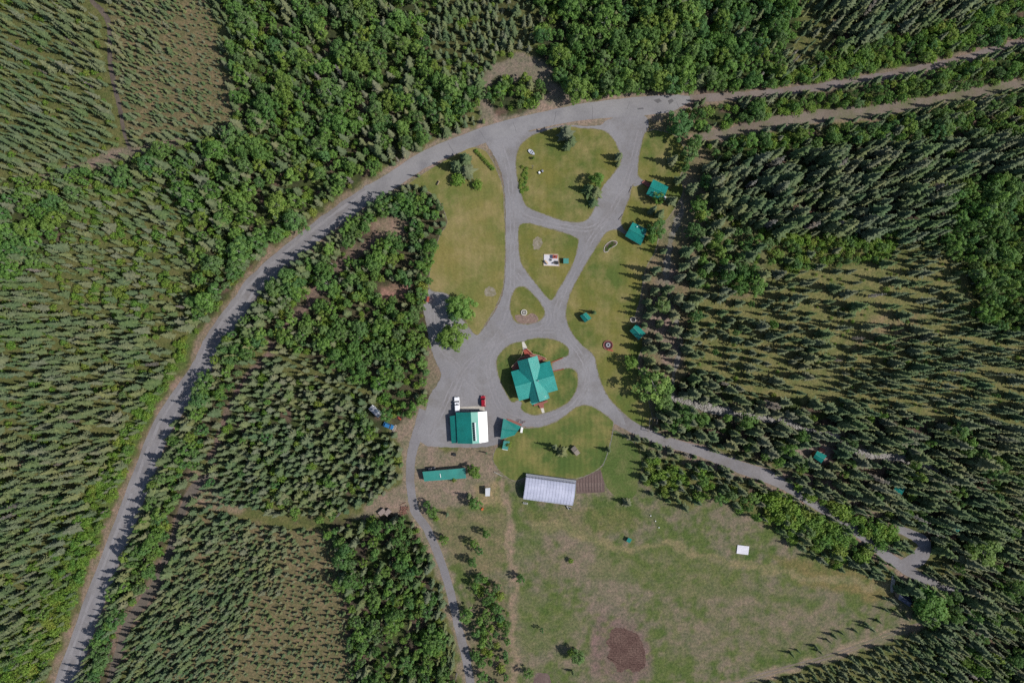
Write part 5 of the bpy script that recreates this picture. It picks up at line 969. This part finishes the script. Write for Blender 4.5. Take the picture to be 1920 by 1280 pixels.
o = tbl('grill_shelter', 'red topped grill table in the upper right corner of the white patio', 'table', 1040.3, 482, 0, 1.7, 1.3, 1.1, mRedPaint, .25)
m = MB(); m.box((-.1, 0, 1.2), (.6, .5, .16)); m.build('grill', mBlack, o)
def chair(name, label, px, py, rz, w, mt, z0=.25):
    o = thing(name, label, 'bench', P(px, py) + Vector((0, 0, z0)), rz); m = MB(); m.box((0, 0, .45), (w, .5, .07)); m.build('seat', mt, o); m = MB(); m.box((0, -.27, .75), (w, .07, .6)); m.build('backrest', mt, o)
    for s in (1, -1): m = MB(); m.box((s * (w / 2 - .08), -.2, .21), (.08, .08, .41)); m.box((s * (w / 2 - .08), .2, .21), (.08, .08, .41)); m.build('leg', mt, o)
    return o
chair('garden_bench', 'wooden bench set across the lower left corner of the white patio', 1024.5, 492, -.9, 1.7, mWood); chair('garden_chair', 'brown chair at the lower edge of the white patio', 1038.8, 493, 0.3, .9, mGreyWood)
m = MB(); m.tube((0, 0, 0), (0, 0, .75), .65, .62, 18); m.tube((0, 0, .75), (0, 0, .82), .68, .6, 18); m.tube((.1, .1, .82), (.1, .1, .9), .1, .1, 8, 1); o = m.build('barrel_stove', [mBlack, mSteel]); o.location = P(1044, 493) + Vector((0, 0, .25)); tag(o, 'round black barrel stove at the lower right of the white patio', 'stove')
bx = thing('wood_box', 'square teal roofed wood box right of the white patio', 'box', P(1060.6, 490)); m = MB(); m.box((0, 0, .75), (1.7, 1.7, 1.5)); m.build('wall', mLog, bx); m = MB(); m.box((0, 0, 1.56), (2.0, 2.0, .1), 0, 0, .96); m.build('roof', mTeal, bx)
fp = thing('ring_planter', 'concentric white and dark stone ring planter on the small teardrop lawn', 'planter', P(982.6, 585.8)); m = MB(); m.ring((0, 0, 0), .85, 1.15, 0, .45, 28); m.build('outer_ring', mStone, fp); m = MB(); m.ring((0, 0, 0), .01, .85, 0, .18, 28); m.build('soil', mBlack, fp); m = MB(); m.ring((0, 0, 0), .28, .52, .1, .6, 24); m.build('inner_ring', mStone, fp)
fd = thing('round_deck', 'round dark red sunken deck with a pale fire ring at the east lawn edge', 'deck', P(1140, 647)); m = MB(); m.tube((0, 0, .0), (0, 0, .22), 1.75, 1.75, 24); m.build('deck', M('dark_red_boards', (.1, .03, .035), (.075, .022, .025), .8, .7, wave=(2.6, 'X', .3)), fd)
m = MB(); m.ring((0, 0.1, .22), .35, .85, 0, .35, 20); m.build('fire_ring', mSteel, fd); m = MB(); m.ring((0, 0, .2), 1.6, 1.85, 0, .25, 28); m.build('rim', mRed, fd)
chair('garden_bench', 'red bench on the lower side of the round dark red deck', 1144, 656.5, math.pi * .93, 2.2, mRedPaint, 0)
m = MB(); m.ring((0, 0, 0), .8, 1.1, 0, .4, 22); m.ring((0, 0, 0), .01, .8, 0, .1, 22, 1); o = m.build('stone_fire_ring', [mConc, mBlack]); o.location = P(1187, 599.5); tag(o, 'round stone fire ring just above a teal cabin at the lawn edge', 'fire ring')
KID = [(1132.3, 470), (1135, 460), (1145, 452.5), (1153, 452), (1157, 455), (1153, 461), (1143, 466), (1140, 471), (1134.5, 473)]
kc = P(1144, 462); q5 = smooth_closed(KID, 4); m = MB(); inner = [P(*p) - kc for p in q5]
for i in range(len(inner)): a, b = inner[i], inner[(i + 1) % len(inner)]; m.tube((a.x, a.y, .12), (b.x, b.y, .12), .16, n=5)
fb = thing('flower_bed', 'kidney shaped flower bed edged with pale stones on the east lawn', 'flower bed', kc); m.build('stone_edge', mConc, fb); m = MB(); m.face([(p.x, p.y, .14) for p in inner][::-1]); m.build('soil', mSoil, fb)
g = random.Random(5); m = MB()
for k in range(60):
    a = g.choice(inner) * g.uniform(.1, .8); h = g.uniform(.25, .6)
    for j in range(5): t = j * 1.26; m.face([(a.x, a.y, .15), (a.x + .3 * math.cos(t), a.y + .3 * math.sin(t), h), (a.x + .3 * math.cos(t + .6), a.y + .3 * math.sin(t + .6), h * .8)])
m.build('plants', mBush, fb)
# clipped hedge row at the road junction, grown as one run of shrubs
for k in range(9):
    t = k / 8; ii = k % 4; p = P(893 + 31 * t, 284 + 33 * t); o = thing('hedge_shrub', 'yellow green shrub in the short hedge row where the drive leaves the asphalt', 'shrub', p, k * 1.1, 'shrubs of the short hedge row'); o.scale = (.55, .55, .42)
    for part, me in (('foliage', BU[ii][0]), ('stems', BU[ii][1])): c = bpy.data.objects.new(part, me); COL.objects.link(c); c.parent = o
g = random.Random(3)
for k in range(22):   # leafy bed on the left of the island lawn
    p = P(982 + g.uniform(-7, 7), 336 + g.uniform(-24, 24)); o = thing('bed_shrub', 'low green plant in the bed along the left edge of the island lawn', 'shrub', p, g.uniform(0, 6), 'low plants in the island lawn bed'); o.scale = (.5, .5, .28)
    for part, me in (('foliage', BU[k % 4][0]), ('stems', BU[k % 4][1])): c = bpy.data.objects.new(part, me); COL.objects.link(c); c.parent = o
for k in range(7):
    p = P(1000 + k * 3.6, 659.5 + k * 1.4 + (k - 3) ** 2 * .15); o = thing('porch_shrub', 'low dark green shrub in the row along the log house deck', 'shrub', p, k * 1.3, 'shrubs along the log house deck'); o.scale = (.4, .4, .35)
    for part, me in (('foliage', BU[k % 4][0]), ('stems', BU[k % 4][1])): c = bpy.data.objects.new(part, me); COL.objects.link(c); c.parent = o
chair('garden_bench', 'weathered bench on the west lawn left of the round bushes', 821.5, 343.5, math.radians(62), 1.6, mWood, .05)
rb = thing('red_bin', 'red wooden bin with two lids at the left edge of the parking pad', 'bin', P(801, 561), math.radians(-8)); m = MB(); m.box((0, 0, .6), (1.5, 2.0, 1.2)); m.build('box', mRedPaint, rb)
for s in (-1, 1): m = MB(); m.box((s * .4, 0, 1.24 + (s < 0) * .03), (.76, 2.1, .08)); m.build('lid', mRedPaint if s > 0 else mBlack, rb)
tf = thing('timber_frame', 'grey timber frame of three rails on posts beside the right hand drive', 'timber frame', P(1222, 795)); pts = [P(1213.5, 807) - P(1222, 795), P(1216.8, 782.4) - P(1222, 795), P(1230.4, 782.4) - P(1222, 795), P(1229, 793) - P(1222, 795)]
for p in pts: m = MB(); m.tube((p.x, p.y, 0), (p.x, p.y, 2.4), .1, n=6); m.build('post', mGreyWood, tf)
for a, b in zip(pts, pts[1:]): m = MB(); m.tube((a.x, a.y, 2.45), (b.x, b.y, 2.45), .13, n=6); m.build('rail', mGreyWood, tf)
hv = thing('bee_hut', 'tiny teal roofed hut alone at the top of the field', 'hut', P(1178.5, 1010.5), -.5); m = MB(); m.box((0, 0, .6), (1.1, 1.2, 1.2)); m.build('wall', mGreyWood, hv); m = MB(); slab(m, [(-.75, -.8, 1.25), (.75, -.8, 1.25), (.75, .8, 1.5), (-.75, .8, 1.5)], .08); m.build('roof', mTeal, hv)
tp = thing('tent_platform', 'white plank platform lying in the field beside the mown path', 'platform', P(1392.5, 1030), math.radians(-7)); m = MB(); m.box((0, 0, .22), (4.4, 3.2, .12)); m.build('planks', M('white_planks', (.72, .7, .76), (.62, .6, .66), .7, .6, .1, wave=(1.6, 'X', .25)), tp)
for x in (-1.9, 0, 1.9): m = MB(); m.box((x, 0, .08), (.15, 3.0, .15)); m.build('joist', mGreyWood, tp)
for i, (px, py, lab) in enumerate(((1219.8, 966, 'upper'), (1228.8, 976, 'middle'), (1235.2, 988, 'lower'))): m = MB(); m.tube((0, 0, 0), (0, 0, .4), .18, .16, 10); m.tube((0, 0, .4), (0, 0, .44), .2, .15, 10); o = m.build('white_bucket', mWhite); o.location = P(px, py); tag(o, lab + ' of three white buckets in a line at the top of the field', 'bucket')
for px, py, rz, sx, lab in ((717, 958.5, .72, 2.6, 'left of two lumber stacks with a pinkish plank top by the lower drive'), (728, 959, .85, 2.5, 'right of two lumber stacks, greyer, by the lower drive')):
    o = thing('lumber_stack', lab, 'lumber', P(px, py), rz); m = MB(); m.box((0, 0, .12), (sx, 1.5, .16)); m.build('bearer', mGreyWood, o); m = MB()
    for k in range(6): m.box((0, -.72 + k * .29, .7), (sx, .26, .98)); 
    m.build('boards', M('pinkish_boards', (.34, .27, .24), (.28, .22, .2), 1.5, .8), o)
m = MB(); g = random.Random(8)
for k in range(26): a = g.uniform(0, 3.1); x, y = g.gauss(0, .9), g.gauss(0, .9); z = .12 + .22 * max(0, 1 - math.hypot(x, y) / 2); m.tube((x - math.cos(a), y - math.sin(a), z), (x + math.cos(a), y + math.sin(a), z + .15), .09, n=5)
o = m.build('scrap_pile', M('rusty_scrap', (.28, .14, .1), (.2, .1, .08), 1.2)); o.location = P(757, 957); tag(o, 'rusty brown scrap pile left of the lower drive bend', 'scrap pile')
m = MB(); m.prism([(-.5, -.45, 0), (.5, -.45, 0), (.5, .45, 0), (-.5, .45, 0)], [(-.55, -.5, .75), (.55, -.5, .75), (.55, .5, .75), (-.55, .5, .75)]); m.box((0, 0, .8), (1.2, 1.1, .08)); o = m.build('black_crate', mBlack); o.location = P(852.5, 851.5); tag(o, 'black crate standing on the brown ground below the garage', 'crate')
m = MB(); m.box((0, 0, .4), (.9, .7, .6)); m.tube((-.3, -.3, .2), (-.3, .3, .2), .2, n=10); m.tube((.4, 0, .5), (1.1, 0, .9), .04, n=6); o = m.build('cement_mixer', mOrange); o.location = P(904.5, 953.5); o.rotation_euler.z = .8; tag(o, 'orange garden machine beside the tree below the striped hutch', 'machine')
m = MB()
for k in range(8): m.box((-2.1 + k * .6, 0, .45), (.5, .3, .9))
m.box((0, 0, .93), (4.8, .36, .1)); o = m.build('culvert_barrier', mConc); o.location = P(1280, 172.5); o.rotation_euler.z = .2; tag(o, 'pale concrete culvert barrier where the asphalt ends', 'barrier')
rail_log('fallen_log', 'pale fallen log under the trees where the asphalt ends', (1276, 206), (1300, 205), .16, mBirch)
g = random.Random(12)
LOGS = [((596, 478), (628, 498), 'pale fallen birch in the clearing between the gravel road and the yard'), ((316, 1019), (326, 1023), 'upper pale log lying across the dark forest track'), ((238, 1206), (250, 1211), 'lower pale log lying across the dark forest track'), ((926, 884), (942, 892), 'pale bent log lying on the grass above the striped hutch')]
for a, b, lab in LOGS: rail_log('fallen_log', lab, a, b, .17, mBirch, .2)
fn = thing('garden_fence', 'wire fence on thin posts between the south lawn and the tall grass', 'fence', P(1148, 808)); fpts = [P(*p) - P(1148, 808) for p in ((1130, 872), (1136, 856), (1142, 840), (1146, 824), (1149, 806), (1162, 812), (1176, 820), (1190, 830))]
for p in fpts: m = MB(); m.tube((p.x, p.y, 0), (p.x, p.y, 1.3), .06, n=5); m.build('post', mGreyWood, fn)
m = MB()
for a, b in zip(fpts, fpts[1:]):
    for z in (.4, .8, 1.2): m.tube((a.x, a.y, z), (b.x, b.y, z), .02, n=3)
m.build('wire', mSteel, fn)
ul = thing('utility_pole', 'slim dark pole standing in the bed on the island lawn beside the drive', 'pole', P(998, 317)); m = MB(); m.tube((0, 0, 0), (0, 0, 5.2), .11, .08, 8); m.build('shaft', mGreyWood, ul); m = MB(); m.box((0, 0, 5.0), (.9, .12, .12)); m.build('crossarm', mGreyWood, ul)
